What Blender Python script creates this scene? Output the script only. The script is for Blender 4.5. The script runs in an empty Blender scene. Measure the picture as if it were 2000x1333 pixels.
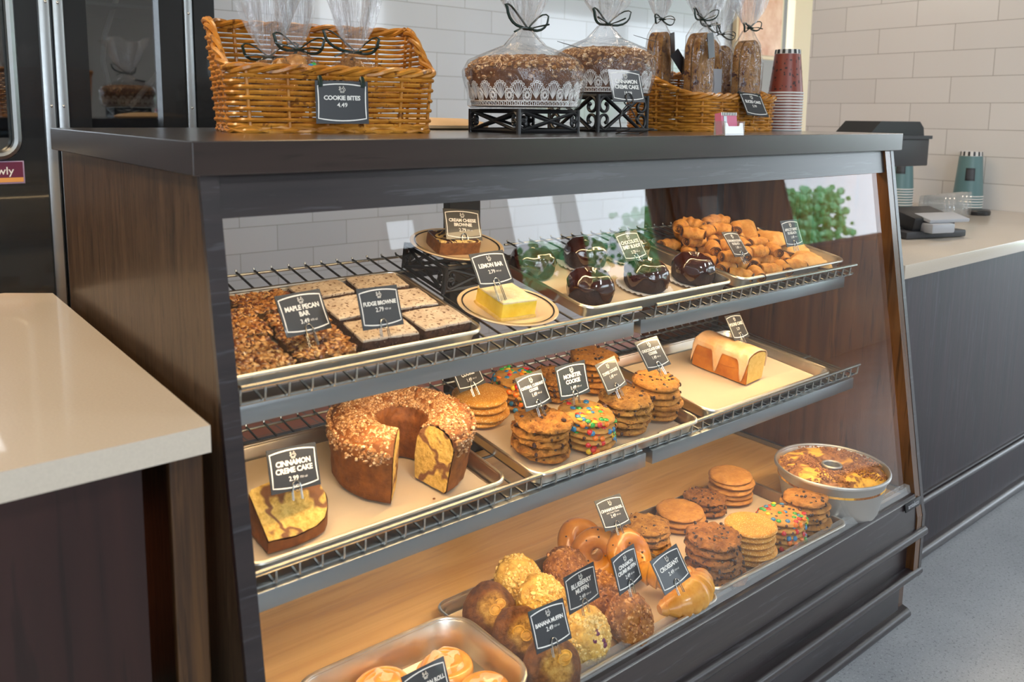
import bpy, bmesh, math, random
import numpy as np
from mathutils import Matrix, Vector, Euler, noise
PI = math.pi
R = math.radians
random.seed(7)
C = bpy.context.scene.collection
sc = bpy.context.scene

# ------------------------------------------------------------------ camera, world, light, exposure
cam = bpy.data.objects.new('camera', bpy.data.cameras.new('camera'))
C.objects.link(cam)
cam.location = (-0.33259, -1.01723, 1.2913)
cam.rotation_euler = (R(82.2871), R(-0.65384), R(-39.0874))
cam.data.sensor_width = 36.0
cam.data.lens = 1624.317 / 2000 * 36
cam.data.shift_x = (1000 - 1000.64) / 2000
cam.data.shift_y = (443.58 - 666.5) / 2000
cam.data.clip_start = 0.05
cam.data.dof.use_dof = True
cam.data.dof.focus_distance = 1.75
cam.data.dof.aperture_fstop = 5.0
sc.camera = cam
sc.view_settings.view_transform = 'Standard'
sc.view_settings.look = 'None'
sc.view_settings.gamma = 1
sc.view_settings.use_curve_mapping = False
sc.view_settings.exposure = 0.0

world = bpy.data.worlds.new('sky'); sc.world = world; world.use_nodes = True
wb = world.node_tree.nodes['Background']
wb.inputs[0].default_value = (0.80, 0.90, 1.0, 1)
wb.inputs[1].default_value = 7.0

def area(name, loc, size, energy, color, direction, portal=False):
    d = bpy.data.lights.new(name, 'AREA'); d.shape = 'RECTANGLE'
    d.size, d.size_y = size; d.energy = energy; d.color = color
    o = bpy.data.objects.new(name, d); C.objects.link(o); o.location = loc
    o.rotation_euler = Vector(direction).to_track_quat('-Z', 'Y').to_euler()
    if portal: d.cycles.is_portal = True
    return o
WARM = (1.0, 0.72, 0.42)
# daylight portals in the window openings of the customer side
WY = -4.0
WINS = [(-3.6, -1.7, 1.15, 2.8), (-1.5, 0.2, 1.15, 2.8), (2.60, 2.95, 1.60, 1.90), (3.72, 4.35, 1.15, 2.8), (4.45, 5.5, 1.15, 2.8), (7.55, 9.9, 1.18, 2.9), (10.0, 12.3, 1.18, 2.9)]
for (x0, x1, z0, z1) in WINS:
    area('daylight_portal', ((x0+x1)/2, WY+0.02, (z0+z1)/2), (x1-x0, z1-z0), 1, (1, 1, 1), (0, 1, 0), True)
# unseen ceiling lights (warm over the staff side, neutral over the customers)
for (x, y, e, c) in [(-0.6, 1.2, 16, WARM), (1.2, 1.3, 9, WARM), (2.5, 0.6, 13, (1, .84, .68)), (0.2, -2.2, 34, (.92, .96, 1)), (2.8, -2.2, 34, (.92, .96, 1)), (-1.1, 0.5, 34, WARM), (4.5, 1.2, 14, (1, .82, .6)), (6.5, -1.5, 24, (1, .95, .9))]:  # those over the left counter and cream trim are added to brighten them
    area('unseen_ceiling_light', (x, y, 2.93), (0.5, 0.5), e, c, (0, 0, -1))

# ------------------------------------------------------------------ materials
class N:
    def __init__(s, name):
        s.m = bpy.data.materials.new(name); s.m.use_nodes = True
        s.t = s.m.node_tree; s.b = s.t.nodes['Principled BSDF']; s.o = s.t.nodes['Material Output']
    def n(s, kind, **kw):
        x = s.t.nodes.new(kind)
        for k, v in kw.items():
            if k.startswith('i_'):
                kk = k[2:]
                x.inputs[int(kk) if kk.isdigit() else kk.replace('_', ' ')].default_value = v
            else: setattr(x, k, v)
        return x
    def l(s, a, b): s.t.links.new(a, b); return s
    def coord(s, scale=(1, 1, 1), out='Object', loc=(0, 0, 0), rot=(0, 0, 0)):
        c = s.n('ShaderNodeTexCoord'); m = s.n('ShaderNodeMapping')
        m.inputs['Scale'].default_value = scale; m.inputs['Location'].default_value = loc; m.inputs['Rotation'].default_value = rot
        s.l(c.outputs[out], m.inputs[0]); return m.outputs[0]
    def noise(s, vec, scale, detail=4, rough=0.55, dist=0):
        x = s.n('ShaderNodeTexNoise'); x.inputs['Scale'].default_value = scale; x.inputs['Detail'].default_value = detail
        x.inputs['Roughness'].default_value = rough; x.inputs['Distortion'].default_value = dist
        s.l(vec, x.inputs['Vector']); return x.outputs['Fac']
    def ramp(s, fac, stops):
        x = s.n('ShaderNodeValToRGB'); e = x.color_ramp.elements
        while len(e) < len(stops): e.new(0.5)
        for k, (p, c) in enumerate(stops):
            e[k].position = p; e[k].color = (*c, 1) if len(c) == 3 else c
        s.l(fac, x.inputs[0]); return x.outputs[0]
    def bump(s, h, strength=0.3, dist=0.002, nrm=None):
        x = s.n('ShaderNodeBump'); x.inputs['Strength'].default_value = strength; x.inputs['Distance'].default_value = dist
        s.l(h, x.inputs['Height'])
        if nrm: s.l(nrm, x.inputs['Normal'])
        s.l(x.outputs[0], s.b.inputs['Normal']); return x.outputs[0]
    def math(s, op, a, b):
        x = s.n('ShaderNodeMath', operation=op)
        for k, v in enumerate((a, b)):
            if isinstance(v, (int, float)): x.inputs[k].default_value = v
            else: s.l(v, x.inputs[k])
        return x.outputs[0]
    def mix(s, f, a, b):
        x = s.n('ShaderNodeMix', data_type='RGBA')
        for k, v in ((0, f), (6, a), (7, b)):
            if isinstance(v, (int, float)): x.inputs[k].default_value = v
            elif isinstance(v, tuple): x.inputs[k].default_value = (*v, 1)
            else: s.l(v, x.inputs[k])
        return x.outputs[2]
    def set(s, **kw):
        for k, v in kw.items():
            s.b.inputs[k.replace('_', ' ')].default_value = (*v, 1) if isinstance(v, tuple) and len(v) == 3 else v
        return s
    def col(s, c): s.l(c, s.b.inputs['Base Color']); return s

def plain(name, c, rough=0.5, metal=0, coat=0, spec=0.5, var=0.0, scale=30, bump=0):
    k = N(name); k.set(Base_Color=c, Roughness=rough, Metallic=metal, Coat_Weight=coat, Specular_IOR_Level=spec)
    if var or bump:
        f = k.noise(k.coord(), scale)
        if var: k.col(k.ramp(f, [(0.3, tuple(x*(1-var) for x in c)), (0.7, tuple(min(1, x*(1+var)) for x in c))]))
        if bump: k.bump(f, bump, 0.001)
    return k.m

def wood(name, c1, c2, axis='x', rough=0.35, scale=1.0, coat=0.25, bump=0.12, streak=(0.0, 0.0, 0.0), sk=0.3, crough=0.16):
    k = N(name)
    s = {'x': (1.3, 22, 22), 'y': (22, 1.3, 22), 'z': (22, 22, 1.3)}[axis]
    s = tuple(v*scale for v in s)
    v = k.coord(s)
    a = k.noise(v, 1.2, 6, 0.6, 1.6)
    s2 = tuple(v*3.4 for v in s)
    b = k.noise(k.coord(s2), 1.5, 3, 0.7, 0.5)
    c = k.ramp(a, [(0.33, c1), (0.66, c2)])
    pores = k.ramp(b, [(0.40, (1, 1, 1)), (0.47, (0, 0, 0))])
    pores = k.ramp(b, [(0.36, (1, 1, 1)), (0.42, (0, 0, 0))])
    k.col(k.mix(k.math('MULTIPLY', pores, sk), c, streak))
    k.set(Roughness=rough, Coat_Weight=coat, Coat_Roughness=crough, Specular_IOR_Level=0.3)
    k.bump(b, bump, 0.0015)
    return k.m

def food(name, c1, c2, scale=60, rough=0.7, bump=0.6, c3=None, s3=160, t3=0.62, sss=0.0, coat=0, dist=0.003, spec=0.35):
    if not name.startswith(('powder', 'poster', 'orange_p', 'coffee', 'lemon', 'sugared', 'lawn', 'chocolate', 'blueberry', 'brownie', 'vanilla')):
        c1, c2 = [(c[0], c[1]*.93, c[2]*.62) for c in (c1, c2)]      # baked goods: deep golden tone
    k = N(name); v = k.coord()
    a = k.noise(v, scale, 6, 0.65); b = k.noise(v, scale*3.1, 4, 0.6)
    c = k.ramp(a, [(0.34, c1), (0.66, c2)])
    if c3 is not None:
        f = k.ramp(k.noise(v, s3, 3, 0.6), [(t3-0.03, (0, 0, 0)), (t3+0.03, (1, 1, 1))])
        c = k.mix(f, c, c3)
    k.col(c); k.set(Roughness=rough, Coat_Weight=coat, Coat_Roughness=0.12, Specular_IOR_Level=spec)
    if sss: k.set(Subsurface_Weight=sss, Subsurface_Radius=(0.01, 0.005, 0.002), Subsurface_Scale=0.5)
    k.bump(k.math('ADD', a, k.math('MULTIPLY', b, 0.6)), bump, dist)
    return k.m

def metal(name, c, rough, brushed=None):
    k = N(name); k.set(Base_Color=c, Metallic=1.0, Roughness=rough)
    if brushed:
        f = k.noise(k.coord(brushed), 3, 3)
        k.l(k.ramp(f, [(0.3, (rough*.9,)*3), (0.7, (rough*1.15,)*3)]), k.b.inputs['Roughness'])
    return k.m

def film(name, tint=(1, 1, 1), lo=0.04, hi=0.75, rough=0.06, nscale=0, nstr=0.5, white=0.0, aniso=None):
    # thin clear sheet: straight transparency plus facing dependent gloss
    k = N(name); k.t.nodes.remove(k.b)
    tr = k.n('ShaderNodeBsdfTransparent'); tr.inputs[0].default_value = (*tint, 1)
    gl = k.n('ShaderNodeBsdfGlossy'); gl.inputs['Roughness'].default_value = rough
    fr = k.n('ShaderNodeFresnel'); ge = k.n('ShaderNodeNewGeometry')   # same reflectance on both sides of the thin sheet
    k.l(k.math('SUBTRACT', 1.45, k.math('MULTIPLY', ge.outputs['Backfacing'], 1.45-1/1.45)), fr.inputs['IOR'])
    mr = k.n('ShaderNodeMapRange'); mr.inputs['From Min'].default_value = 0.035; mr.inputs['From Max'].default_value = 1.0
    mr.inputs['To Min'].default_value = lo; mr.inputs['To Max'].default_value = hi
    k.l(fr.outputs[0], mr.inputs[0])
    fac = mr.outputs[0]
    if nscale:
        f = k.noise(k.coord(aniso or (1, 1, 1)), nscale, 5, 0.6, 0.6)
        bp = k.n('ShaderNodeBump'); bp.inputs['Strength'].default_value = nstr; bp.inputs['Distance'].default_value = 0.01
        k.l(f, bp.inputs['Height']); k.l(bp.outputs[0], gl.inputs['Normal']); k.l(bp.outputs[0], fr.inputs['Normal'])
    mx = k.n('ShaderNodeMixShader'); k.l(fac, mx.inputs[0]); k.l(tr.outputs[0], mx.inputs[1]); k.l(gl.outputs[0], mx.inputs[2])
    out = mx.outputs[0]
    if white:
        df = k.n('ShaderNodeBsdfDiffuse'); df.inputs[0].default_value = (0.9, 0.9, 0.9, 1)
        m2 = k.n('ShaderNodeMixShader'); m2.inputs[0].default_value = white
        k.l(out, m2.inputs[1]); k.l(df.outputs[0], m2.inputs[2]); out = m2.outputs[0]
    k.l(out, k.o.inputs[0]); return k.m

def emit(name, c, s):
    k = N(name); k.set(Base_Color=(0.8, 0.8, 0.8), Emission_Color=c, Emission_Strength=s); return k.m

def brickmat(name, bw, rh, mortar, c1, c2, cm, plane, off, rough=0.2, bump=0.4, coat=0.0, sc_=1.0, offset=0.5):
    k = N(name); co = k.n('ShaderNodeTexCoord'); sp = k.n('ShaderNodeSeparateXYZ'); k.l(co.outputs['Object'], sp.inputs[0])
    cb = k.n('ShaderNodeCombineXYZ')
    k.l(k.math('ADD', sp.outputs[plane[0]], off[0]), cb.inputs[0]); k.l(k.math('ADD', sp.outputs[plane[1]], off[1]), cb.inputs[1])
    b = k.n('ShaderNodeTexBrick', offset=offset, offset_frequency=2)
    k.l(cb.outputs[0], b.inputs['Vector'])
    for nm, v in (('Color1', c1), ('Color2', c2), ('Mortar', cm)): b.inputs[nm].default_value = (*v, 1)
    b.inputs['Scale'].default_value = 1; b.inputs['Mortar Size'].default_value = mortar; b.inputs['Mortar Smooth'].default_value = 0.1
    b.inputs['Brick Width'].default_value = bw; b.inputs['Row Height'].default_value = rh; b.inputs['Bias'].default_value = 0
    k.col(b.outputs['Color']); k.set(Roughness=rough, Coat_Weight=coat)
    inv = k.math('SUBTRACT', 1.0, b.outputs['Fac'])
    wav = k.noise(k.coord(), 9, 2)
    k.bump(k.math('ADD', inv, k.math('MULTIPLY', wav, 0.35)), bump, 0.0015)
    return k.m

M = {}
M['wood_front'] = wood('espresso_oak_horizontal', (0.012, 0.008, 0.010), (0.026, 0.017, 0.018), 'x', 0.34, 1, 0.8, 0.10, (0.10, 0.10, 0.115), 0.30, 0.34)
M['wood_side'] = wood('espresso_oak_vertical', (0.045, 0.026, 0.015), (0.105, 0.062, 0.034), 'z', 0.40, 2.3, 0.25, 0.25, (0.008, 0.005, 0.003), 1.0)
M['wood_slab'] = wood('espresso_oak_slab', (0.022, 0.012, 0.010), (0.040, 0.022, 0.017), 'y', 0.22, 1, 0.5, 0.12, (0.006, 0.004, 0.003), 0.5)
M['wood_top'] = wood('espresso_oak_top', (0.020, 0.012, 0.011), (0.034, 0.020, 0.017), 'x', 0.20, 1, 1.0, 0.04, (0.006, 0.004, 0.003), 0.5, 0.26)
M['wood_dark'] = wood('mahogany_panel', (0.016, 0.006, 0.006), (0.034, 0.012, 0.010), 'z', 0.34, 0.35, 0.3, 0.1, (0.006, 0.003, 0.003), 0.5)
M['wood_grey'] = wood('espresso_oak_counter', (0.010, 0.006, 0.010), (0.026, 0.012, 0.017), 'z', 0.42, 0.8, 0.12, 0.2, (0.05, 0.05, 0.07), 0.35)
M['wood_inner'] = wood('walnut_inner_panel', (0.058, 0.022, 0.007), (0.125, 0.052, 0.016), 'z', 0.22, 0.6, 0.5, 0.08, (0.02, 0.008, 0.004), 0.6)
M['wood_post'] = wood('light_walnut_post', (0.025, 0.011, 0.006), (0.13, 0.060, 0.020), 'z', 0.4, 0.7, 0.3, 0.15, (0.02, 0.01, 0.005), 0.6)
M['maple'] = wood('maple_board', (0.60, 0.32, 0.10), (0.76, 0.46, 0.17), 'x', 0.34, 0.6, 0.2, 0.05, (0.50, 0.28, 0.12), 0.35)
M['quartz'] = plain('beige_quartz', (0.58, 0.50, 0.41), 0.26, coat=0.3, var=0.04, scale=300)
M['steel'] = metal('brushed_steel', (0.36, 0.38, 0.39), 0.34, (2, 60, 60))
M['chrome'] = metal('chromed_wire', (0.48, 0.47, 0.44), 0.22)
M['alu'] = metal('baking_aluminium', (0.76, 0.71, 0.63), 0.33, (20, 20, 20))
M['alu_pan'] = metal('anodised_cake_pan', (0.60, 0.59, 0.57), 0.5)
M['rack'] = metal('rack_wire', (0.30, 0.31, 0.31), 0.38)
M['black_iron'] = plain('black_wrought_iron', (0.012, 0.012, 0.013), 0.45, spec=0.6)
M['black'] = plain('black_plastic', (0.02, 0.02, 0.022), 0.4)
M['black_gloss'] = plain('black_cooler_paint', (0.008, 0.010, 0.012), 0.22, coat=0.3)
M['grey_plastic'] = plain('dark_grey_plastic', (0.045, 0.045, 0.05), 0.45)
M['silver_plastic'] = plain('silver_grey_plastic', (0.42, 0.43, 0.46), 0.4)
M['white'] = plain('white_paint', (0.85, 0.84, 0.82), 0.5)
M['paper'] = plain('baking_parchment', (0.62, 0.49, 0.345), 0.75, var=0.03, scale=12)
M['card'] = plain('slate_card', (0.020, 0.021, 0.025), 0.42, coat=0.25)
M['card_white'] = plain('white_print', (0.82, 0.80, 0.76), 0.6)
M['glass'] = film('front_glass', (0.99, 0.995, 0.995), 0.030, 0.85, 0.0)
M['cooler_glass'] = film('cooler_glass', (0.55, 0.58, 0.60), 0.22, 0.95, 0.02)
M['cello'] = film('cellophane', (0.97, 0.97, 0.97), 0.06, 0.9, 0.09, 20, 1.0, 0.02)
M['cello_v'] = film('pleated_cellophane', (0.95, 0.95, 0.96), 0.09, 0.95, 0.10, 26, 1.0, 0.10, (3, 3, 0.30))
M['clear_plastic'] = film('clear_plastic', (0.93, 0.94, 0.94), 0.12, 0.9, 0.08, 0, 0, 0.16)
M['rattan'] = food('rattan', (0.36, 0.13, 0.018), (0.62, 0.29, 0.06), 22, 0.36, 0.2, (0.20, 0.07, 0.012), 45, 0.62, coat=0.3)
M['ribbon'] = plain('dark_green_ribbon', (0.012, 0.028, 0.022), 0.35)
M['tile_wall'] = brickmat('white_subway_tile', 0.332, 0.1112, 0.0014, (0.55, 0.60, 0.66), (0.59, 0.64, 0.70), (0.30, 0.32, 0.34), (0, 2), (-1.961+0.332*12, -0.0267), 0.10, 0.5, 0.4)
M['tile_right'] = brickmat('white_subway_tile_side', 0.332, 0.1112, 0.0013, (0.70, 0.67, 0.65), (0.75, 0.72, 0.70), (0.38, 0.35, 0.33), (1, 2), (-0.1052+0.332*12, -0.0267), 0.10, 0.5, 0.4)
M['quarry'] = brickmat('red_quarry_tile', 0.155, 0.155, 0.004, (0.30, 0.085, 0.045), (0.38, 0.12, 0.06), (0.12, 0.09, 0.08), (0, 1), (10, 10), 0.35, 0.5, offset=0.0)
k = N('grey_terrazzo'); v = k.coord()
vo = k.n('ShaderNodeTexVoronoi'); vo.inputs['Scale'].default_value = 130; k.l(v, vo.inputs['Vector'])
base = k.ramp(k.noise(v, 3.2, 5), [(0.3, (0.33, 0.34, 0.36)), (0.7, (0.44, 0.45, 0.47))])
fl = k.ramp(k.noise(v, 160, 2, 0.8), [(0.58, (0, 0, 0)), (0.64, (1, 1, 1))])
fd = k.ramp(k.noise(k.coord(loc=(3, 1, 0)), 130, 2, 0.8), [(0.58, (0, 0, 0)), (0.64, (1, 1, 1))])
k.col(k.mix(k.math('MULTIPLY', fd, 0.45), k.mix(k.math('MULTIPLY', fl, 0.5), base, (0.55, 0.57, 0.6)), (0.05, 0.05, 0.055))).set(Roughness=0.36)
M['terrazzo'] = k.m
M['ceiling'] = plain('ceiling_paint', (0.30, 0.295, 0.29), 0.8)
M['wall_paint'] = plain('warm_grey_wall', (0.36, 0.33, 0.30), 0.7)
M['cream_paint'] = plain('cream_wall', (0.78, 0.64, 0.42), 0.6)
M['mullion'] = plain('dark_window_frame', (0.03, 0.03, 0.035), 0.4)
M['leaf_old'] = food('foliage', (0.05, 0.34, 0.12), (0.30, 0.78, 0.42), 2.2, 0.6, 0.5, dist=0.1)
M['lawn'] = food('lawn', (0.10, 0.40, 0.12), (0.22, 0.60, 0.22), 2, 0.8, 0.2)
# foods
M['cookie_sugar'] = food('sugar_cookie', (0.50, 0.21, 0.035), (0.68, 0.34, 0.075), 40, 0.6, 0.4, (0.86, 0.62, 0.28), 420, 0.60)
M['cookie_snick'] = food('snickerdoodle', (0.40, 0.17, 0.045), (0.58, 0.30, 0.10), 55, 0.65, 0.5, (0.42, 0.17, 0.045), 120, 0.62)
M['cookie_choc'] = food('chip_cookie_dough', (0.32, 0.125, 0.028), (0.62, 0.30, 0.085), 55, 0.6, 1.0, (0.05, 0.018, 0.010), 75, 0.66, dist=0.006)
M['cookie_oat'] = food('oatmeal_dough', (0.24, 0.085, 0.020), (0.62, 0.30, 0.085), 65, 0.65, 1.0, (0.06, 0.02, 0.012), 100, 0.64, dist=0.009)
M['cookie_toffee'] = food('toffee_dough', (0.30, 0.12, 0.032), (0.66, 0.36, 0.12), 65, 0.6, 1.0, (0.14, 0.045, 0.014), 120, 0.62, dist=0.008)
M['cookie_monster'] = food('monster_dough', (0.46, 0.21, 0.055), (0.70, 0.39, 0.14), 50, 0.6, 0.8, dist=0.005)
M['cookie_double'] = food('dark_oat_dough', (0.20, 0.07, 0.02), (0.46, 0.20, 0.065), 60, 0.65, 1.0, (0.03, 0.015, 0.02), 95, 0.62, dist=0.009)
M['choc'] = plain('chocolate_piece', (0.045, 0.016, 0.009), 0.35)
for n_, c_ in dict(red=(0.62, 0.02, 0.02), blue=(0.03, 0.20, 0.42), green=(0.03, 0.36, 0.05), yellow=(0.85, 0.62, 0.02), orange=(0.85, 0.20, 0.01), brown=(0.09, 0.03, 0.015)).items():
    M['candy_'+n_] = plain('candy_'+n_, c_, 0.25, coat=0.5)
M['brownie'] = food('brownie_crumb', (0.035, 0.014, 0.008), (0.10, 0.045, 0.024), 120, 0.75, 1.0, (0.65, 0.50, 0.38), 260, 0.70)
M['powder'] = food('powdered_sugar_top', (0.46, 0.34, 0.24), (0.72, 0.60, 0.47), 34, 0.85, 1.0, (0.13, 0.06, 0.03), 170, 0.60, dist=0.004)
M['pecan_base'] = food('pecan_bar_base', (0.12, 0.055, 0.015), (0.22, 0.10, 0.03), 60, 0.6, 0.6)
M['pecan'] = food('glazed_pecans', (0.17, 0.045, 0.010), (0.56, 0.25, 0.055), 45, 0.28, 0.5, (0.80, 0.50, 0.20), 120, 0.66, coat=0.4)
M['crust_dark'] = food('wrapped_cake_crust', (0.09, 0.030, 0.016), (0.19, 0.075, 0.035), 60, 0.6, 0.8)
M['crust'] = food('bundt_crust', (0.135, 0.042, 0.012), (0.27, 0.095, 0.026), 50, 0.6, 0.7)
M['crumb_yellow'] = None
k = N('swirled_crumb'); v = k.coord()
a = k.noise(v, 110, 5, 0.7); base = k.ramp(a, [(0.32, (0.56, 0.30, 0.04)), (0.60, (0.90, 0.60, 0.16))])
sw = k.ramp(k.noise(k.coord((1, 1, 1), loc=(0.3, 0.2, 0.55)), 9, 3, 0.65, 0.3), [(0.455, (0, 0, 0)), (0.475, (1, 1, 1)), (0.505, (1, 1, 1)), (0.525, (0, 0, 0))])
k.col(k.mix(sw, base, (0.26, 0.105, 0.04))).set(Roughness=0.8)
k.bump(a, 1.0, 0.005); M['crumb_yellow'] = k.m
M['crumb_plain'] = food('pound_cake_crumb', (0.74, 0.50, 0.16), (0.86, 0.64, 0.27), 130, 0.8, 0.6)
M['streusel'] = food('streusel_topping', (0.40, 0.17, 0.055), (0.66, 0.38, 0.17), 38, 0.75, 0.8, (0.93, 0.78, 0.58), 70, 0.52)
M['streusel_dark'] = food('cinnamon_streusel', (0.22, 0.075, 0.025), (0.42, 0.17, 0.06), 80, 0.7, 0.9)
M['dark_cake'] = food('chocolate_cake', (0.022, 0.010, 0.009), (0.045, 0.022, 0.018), 70, 0.6, 0.6)
M['ganache'] = food('chocolate_ganache', (0.030, 0.006, 0.004), (0.055, 0.014, 0.008), 8, 0.10, 0.15, coat=0.8, spec=0.8)
M['rugelach'] = food('rugelach_pastry', (0.40, 0.15, 0.035), (0.74, 0.41, 0.14), 26, 0.6, 0.8, (0.42, 0.15, 0.04), 140, 0.62)
M['rugelach_fill'] = food('rugelach_filling', (0.03, 0.012, 0.015), (0.14, 0.05, 0.03), 90, 0.4, 0.8)
M['turnover'] = food('turnover_pastry', (0.50, 0.22, 0.06), (0.82, 0.54, 0.28), 22, 0.55, 0.4)
M['lemon'] = food('lemon_curd', (0.78, 0.52, 0.02), (0.88, 0.66, 0.08), 40, 0.35, 0.25, coat=0.2)
M['lemon_top'] = food('sugared_lemon_top', (0.80, 0.66, 0.36), (0.92, 0.82, 0.56), 90, 0.7, 0.6)
M['cheese_swirl'] = None
k = N('cream_cheese_swirl'); v = k.coord()
sw = k.ramp(k.noise(v, 22, 2, 0.5, 2.6), [(0.46, (0, 0, 0)), (0.50, (1, 1, 1)), (0.58, (1, 1, 1)), (0.62, (0, 0, 0))])
k.col(k.mix(sw, (0.055, 0.014, 0.006), (0.72, 0.50, 0.18))).set(Roughness=0.2, Coat_Weight=0.5); M['cheese_swirl'] = k.m
M['brownie_side'] = food('cream_cheese_brownie', (0.12, 0.045, 0.015), (0.24, 0.10, 0.035), 100, 0.6, 0.5)
M['plate'] = plain('cream_stoneware', (0.78, 0.60, 0.40), 0.25, coat=0.4)
M['glaze'] = food('vanilla_glaze', (0.66, 0.36, 0.15), (0.80, 0.58, 0.38), 18, 0.28, 0.2, coat=0.5)
M['loaf'] = food('pound_cake_crust', (0.38, 0.11, 0.012), (0.60, 0.24, 0.035), 22, 0.5, 0.3)
k = N('banana_muffin'); v = k.coord(); cmp_ = k.noise(v, 60, 6, 0.7)
dk = k.ramp(cmp_, [(0.35, (0.075, 0.022, 0.007)), (0.65, (0.24, 0.085, 0.020))]); lt = k.ramp(k.noise(v, 80, 5, 0.7), [(0.35, (0.20, 0.09, 0.015)), (0.5, (0.46, 0.24, 0.045)), (0.68, (0.66, 0.42, 0.12))])
sp_ = k.n('ShaderNodeSeparateXYZ'); k.l(v, sp_.inputs[0])
r2 = k.math('SQRT', k.math('ADD', k.math('MULTIPLY', sp_.outputs[0], sp_.outputs[0]), k.math('MULTIPLY', sp_.outputs[1], sp_.outputs[1])), 0)
r3 = k.math('ADD', r2, k.math('MULTIPLY', k.noise(v, 38, 4, 0.6), 0.03))
k.col(k.mix(k.ramp(k.math('MULTIPLY', r3, 10), [(0.34, (1, 1, 1)), (0.47, (0, 0, 0))]), dk, lt)).set(Roughness=0.42); k.bump(k.noise(v, 130, 6, 0.75), 1.0, 0.006); M['banana'] = k.m
M['banana_top'] = food('banana_slices', (0.44, 0.22, 0.04), (0.68, 0.42, 0.12), 60, 0.4, 0.8, (0.08, 0.03, 0.01), 60, 0.66)
M['blueberry'] = food('blueberry_streusel', (0.42, 0.21, 0.03), (0.76, 0.48, 0.11), 60, 0.65, 0.9, (0.06, 0.03, 0.06), 34, 0.70)
M['muffin_side'] = food('muffin_side', (0.42, 0.18, 0.04), (0.62, 0.32, 0.08), 50, 0.6, 0.6)
M['crumb_muffin'] = food('cinnamon_muffin', (0.15, 0.050, 0.018), (0.42, 0.18, 0.06), 60, 0.65, 1.0, (0.62, 0.34, 0.14), 120, 0.62)
M['bagel'] = food('bagel', (0.36, 0.125, 0.020), (0.62, 0.29, 0.075), 12, 0.32, 0.15, (0.07, 0.025, 0.02), 55, 0.74, coat=0.25)
M['croissant'] = food('croissant', (0.46, 0.17, 0.025), (0.84, 0.52, 0.19), 11, 0.35, 0.4, coat=0.3)
M['roll'] = food('cinnamon_roll', (0.52, 0.19, 0.022), (0.80, 0.45, 0.14), 12, 0.28, 0.25, coat=0.7)
M['roll_fill'] = food('cinnamon_filling', (0.20, 0.08, 0.03), (0.36, 0.16, 0.06), 80, 0.5, 0.5)
M['tube_cake'] = None
k = N('tube_cake_top'); v = k.coord()
f = k.ramp(k.noise(v, 15, 3, 0.6, 0.6), [(0.50, (0, 0, 0)), (0.56, (1, 1, 1))])
k.col(k.mix(f, k.ramp(k.noise(v, 90, 5), [(0.35, (0.17, 0.055, 0.018)), (0.65, (0.40, 0.17, 0.05))]), (0.86, 0.46, 0.07))).set(Roughness=0.6)
k.bump(k.noise(v, 150, 4), 0.8, 0.004); M['tube_cake'] = k.m
def island(name, stops, rough=0.6, coat=0, bump=0.5):
    k = N(name); g_ = k.n('ShaderNodeNewGeometry'); nn = k.noise(k.coord(), 120, 3)
    f_ = k.math('ADD', k.math('MULTIPLY', g_.outputs['Random Per Island'], 0.8), k.math('MULTIPLY', nn, 0.2))
    k.col(k.ramp(f_, stops)); k.set(Roughness=rough, Coat_Weight=coat); k.bump(nn, bump, 0.003); return k.m
M['leaf'] = island('foliage', [(0.05, (0.05, 0.30, 0.10)), (0.5, (0.16, 0.58, 0.26)), (0.95, (0.50, 0.88, 0.60))], 0.7)
M['pecan'] = island('glazed_pecans', [(0.10, (0.075, 0.018, 0.008)), (0.35, (0.25, 0.075, 0.016)), (0.62, (0.50, 0.21, 0.045)), (0.92, (0.74, 0.44, 0.17))], 0.28, 0.4)
M['streusel'] = island('streusel_topping', [(0.10, (0.17, 0.060, 0.018)), (0.50, (0.33, 0.145, 0.045)), (0.76, (0.54, 0.31, 0.14)), (0.95, (0.84, 0.68, 0.48))], 0.8)
M['streusel_dark'] = island('cinnamon_streusel', [(0.10, (0.14, 0.045, 0.018)), (0.5, (0.30, 0.11, 0.035)), (0.92, (0.52, 0.25, 0.09))], 0.7)
M['streusel_pale'] = island('pale_streusel', [(0.10, (0.50, 0.28, 0.06)), (0.5, (0.72, 0.48, 0.13)), (0.92, (0.88, 0.68, 0.30))], 0.7)
M['quick_bread'] = food('nut_bread', (0.20, 0.08, 0.02), (0.46, 0.23, 0.07), 60, 0.7, 1.0, (0.08, 0.022, 0.012), 48, 0.60, dist=0.006)
M['cup_maroon'] = plain('maroon_paper_cup', (0.24, 0.048, 0.030), 0.35)
M['cup_teal'] = plain('teal_paper_cup', (0.12, 0.22, 0.23), 0.4)
M['cup_white'] = plain('white_paper_cup', (0.72, 0.70, 0.68), 0.4)
M['print_dark'] = plain('dark_print', (0.05, 0.02, 0.02), 0.5)
M['pink'] = plain('pink_card', (0.62, 0.16, 0.26), 0.5)
M['white_card'] = plain('white_holder', (0.88, 0.88, 0.92), 0.25)
M['lace'] = plain('white_lace_paper', (0.80, 0.76, 0.74), 0.7)
M['purple'] = plain('plum_label', (0.13, 0.012, 0.05), 0.3)
M['lilac'] = plain('lilac_edge', (0.42, 0.30, 0.44), 0.4)
M['orange_strip'] = plain('orange_strip', (0.75, 0.34, 0.08), 0.4)
M['candy_stub'] = M['black']
M['led'] = emit('warm_led', (1.0, 0.76, 0.45), 3)
M['cutboard'] = plain('pale_wood_board', (0.80, 0.55, 0.30), 0.5, var=0.06, scale=8)
M['tan'] = plain('raw_board_edge', (0.50, 0.30, 0.16), 0.7)
M['poster_a'] = food('coffee_poster_print', (0.10, 0.05, 0.045), (0.38, 0.26, 0.22), 5, 0.4, 0.0)
M['poster_b'] = food('orange_poster_print', (0.62, 0.26, 0.12), (0.90, 0.62, 0.42), 4, 0.4, 0.0)
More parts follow.
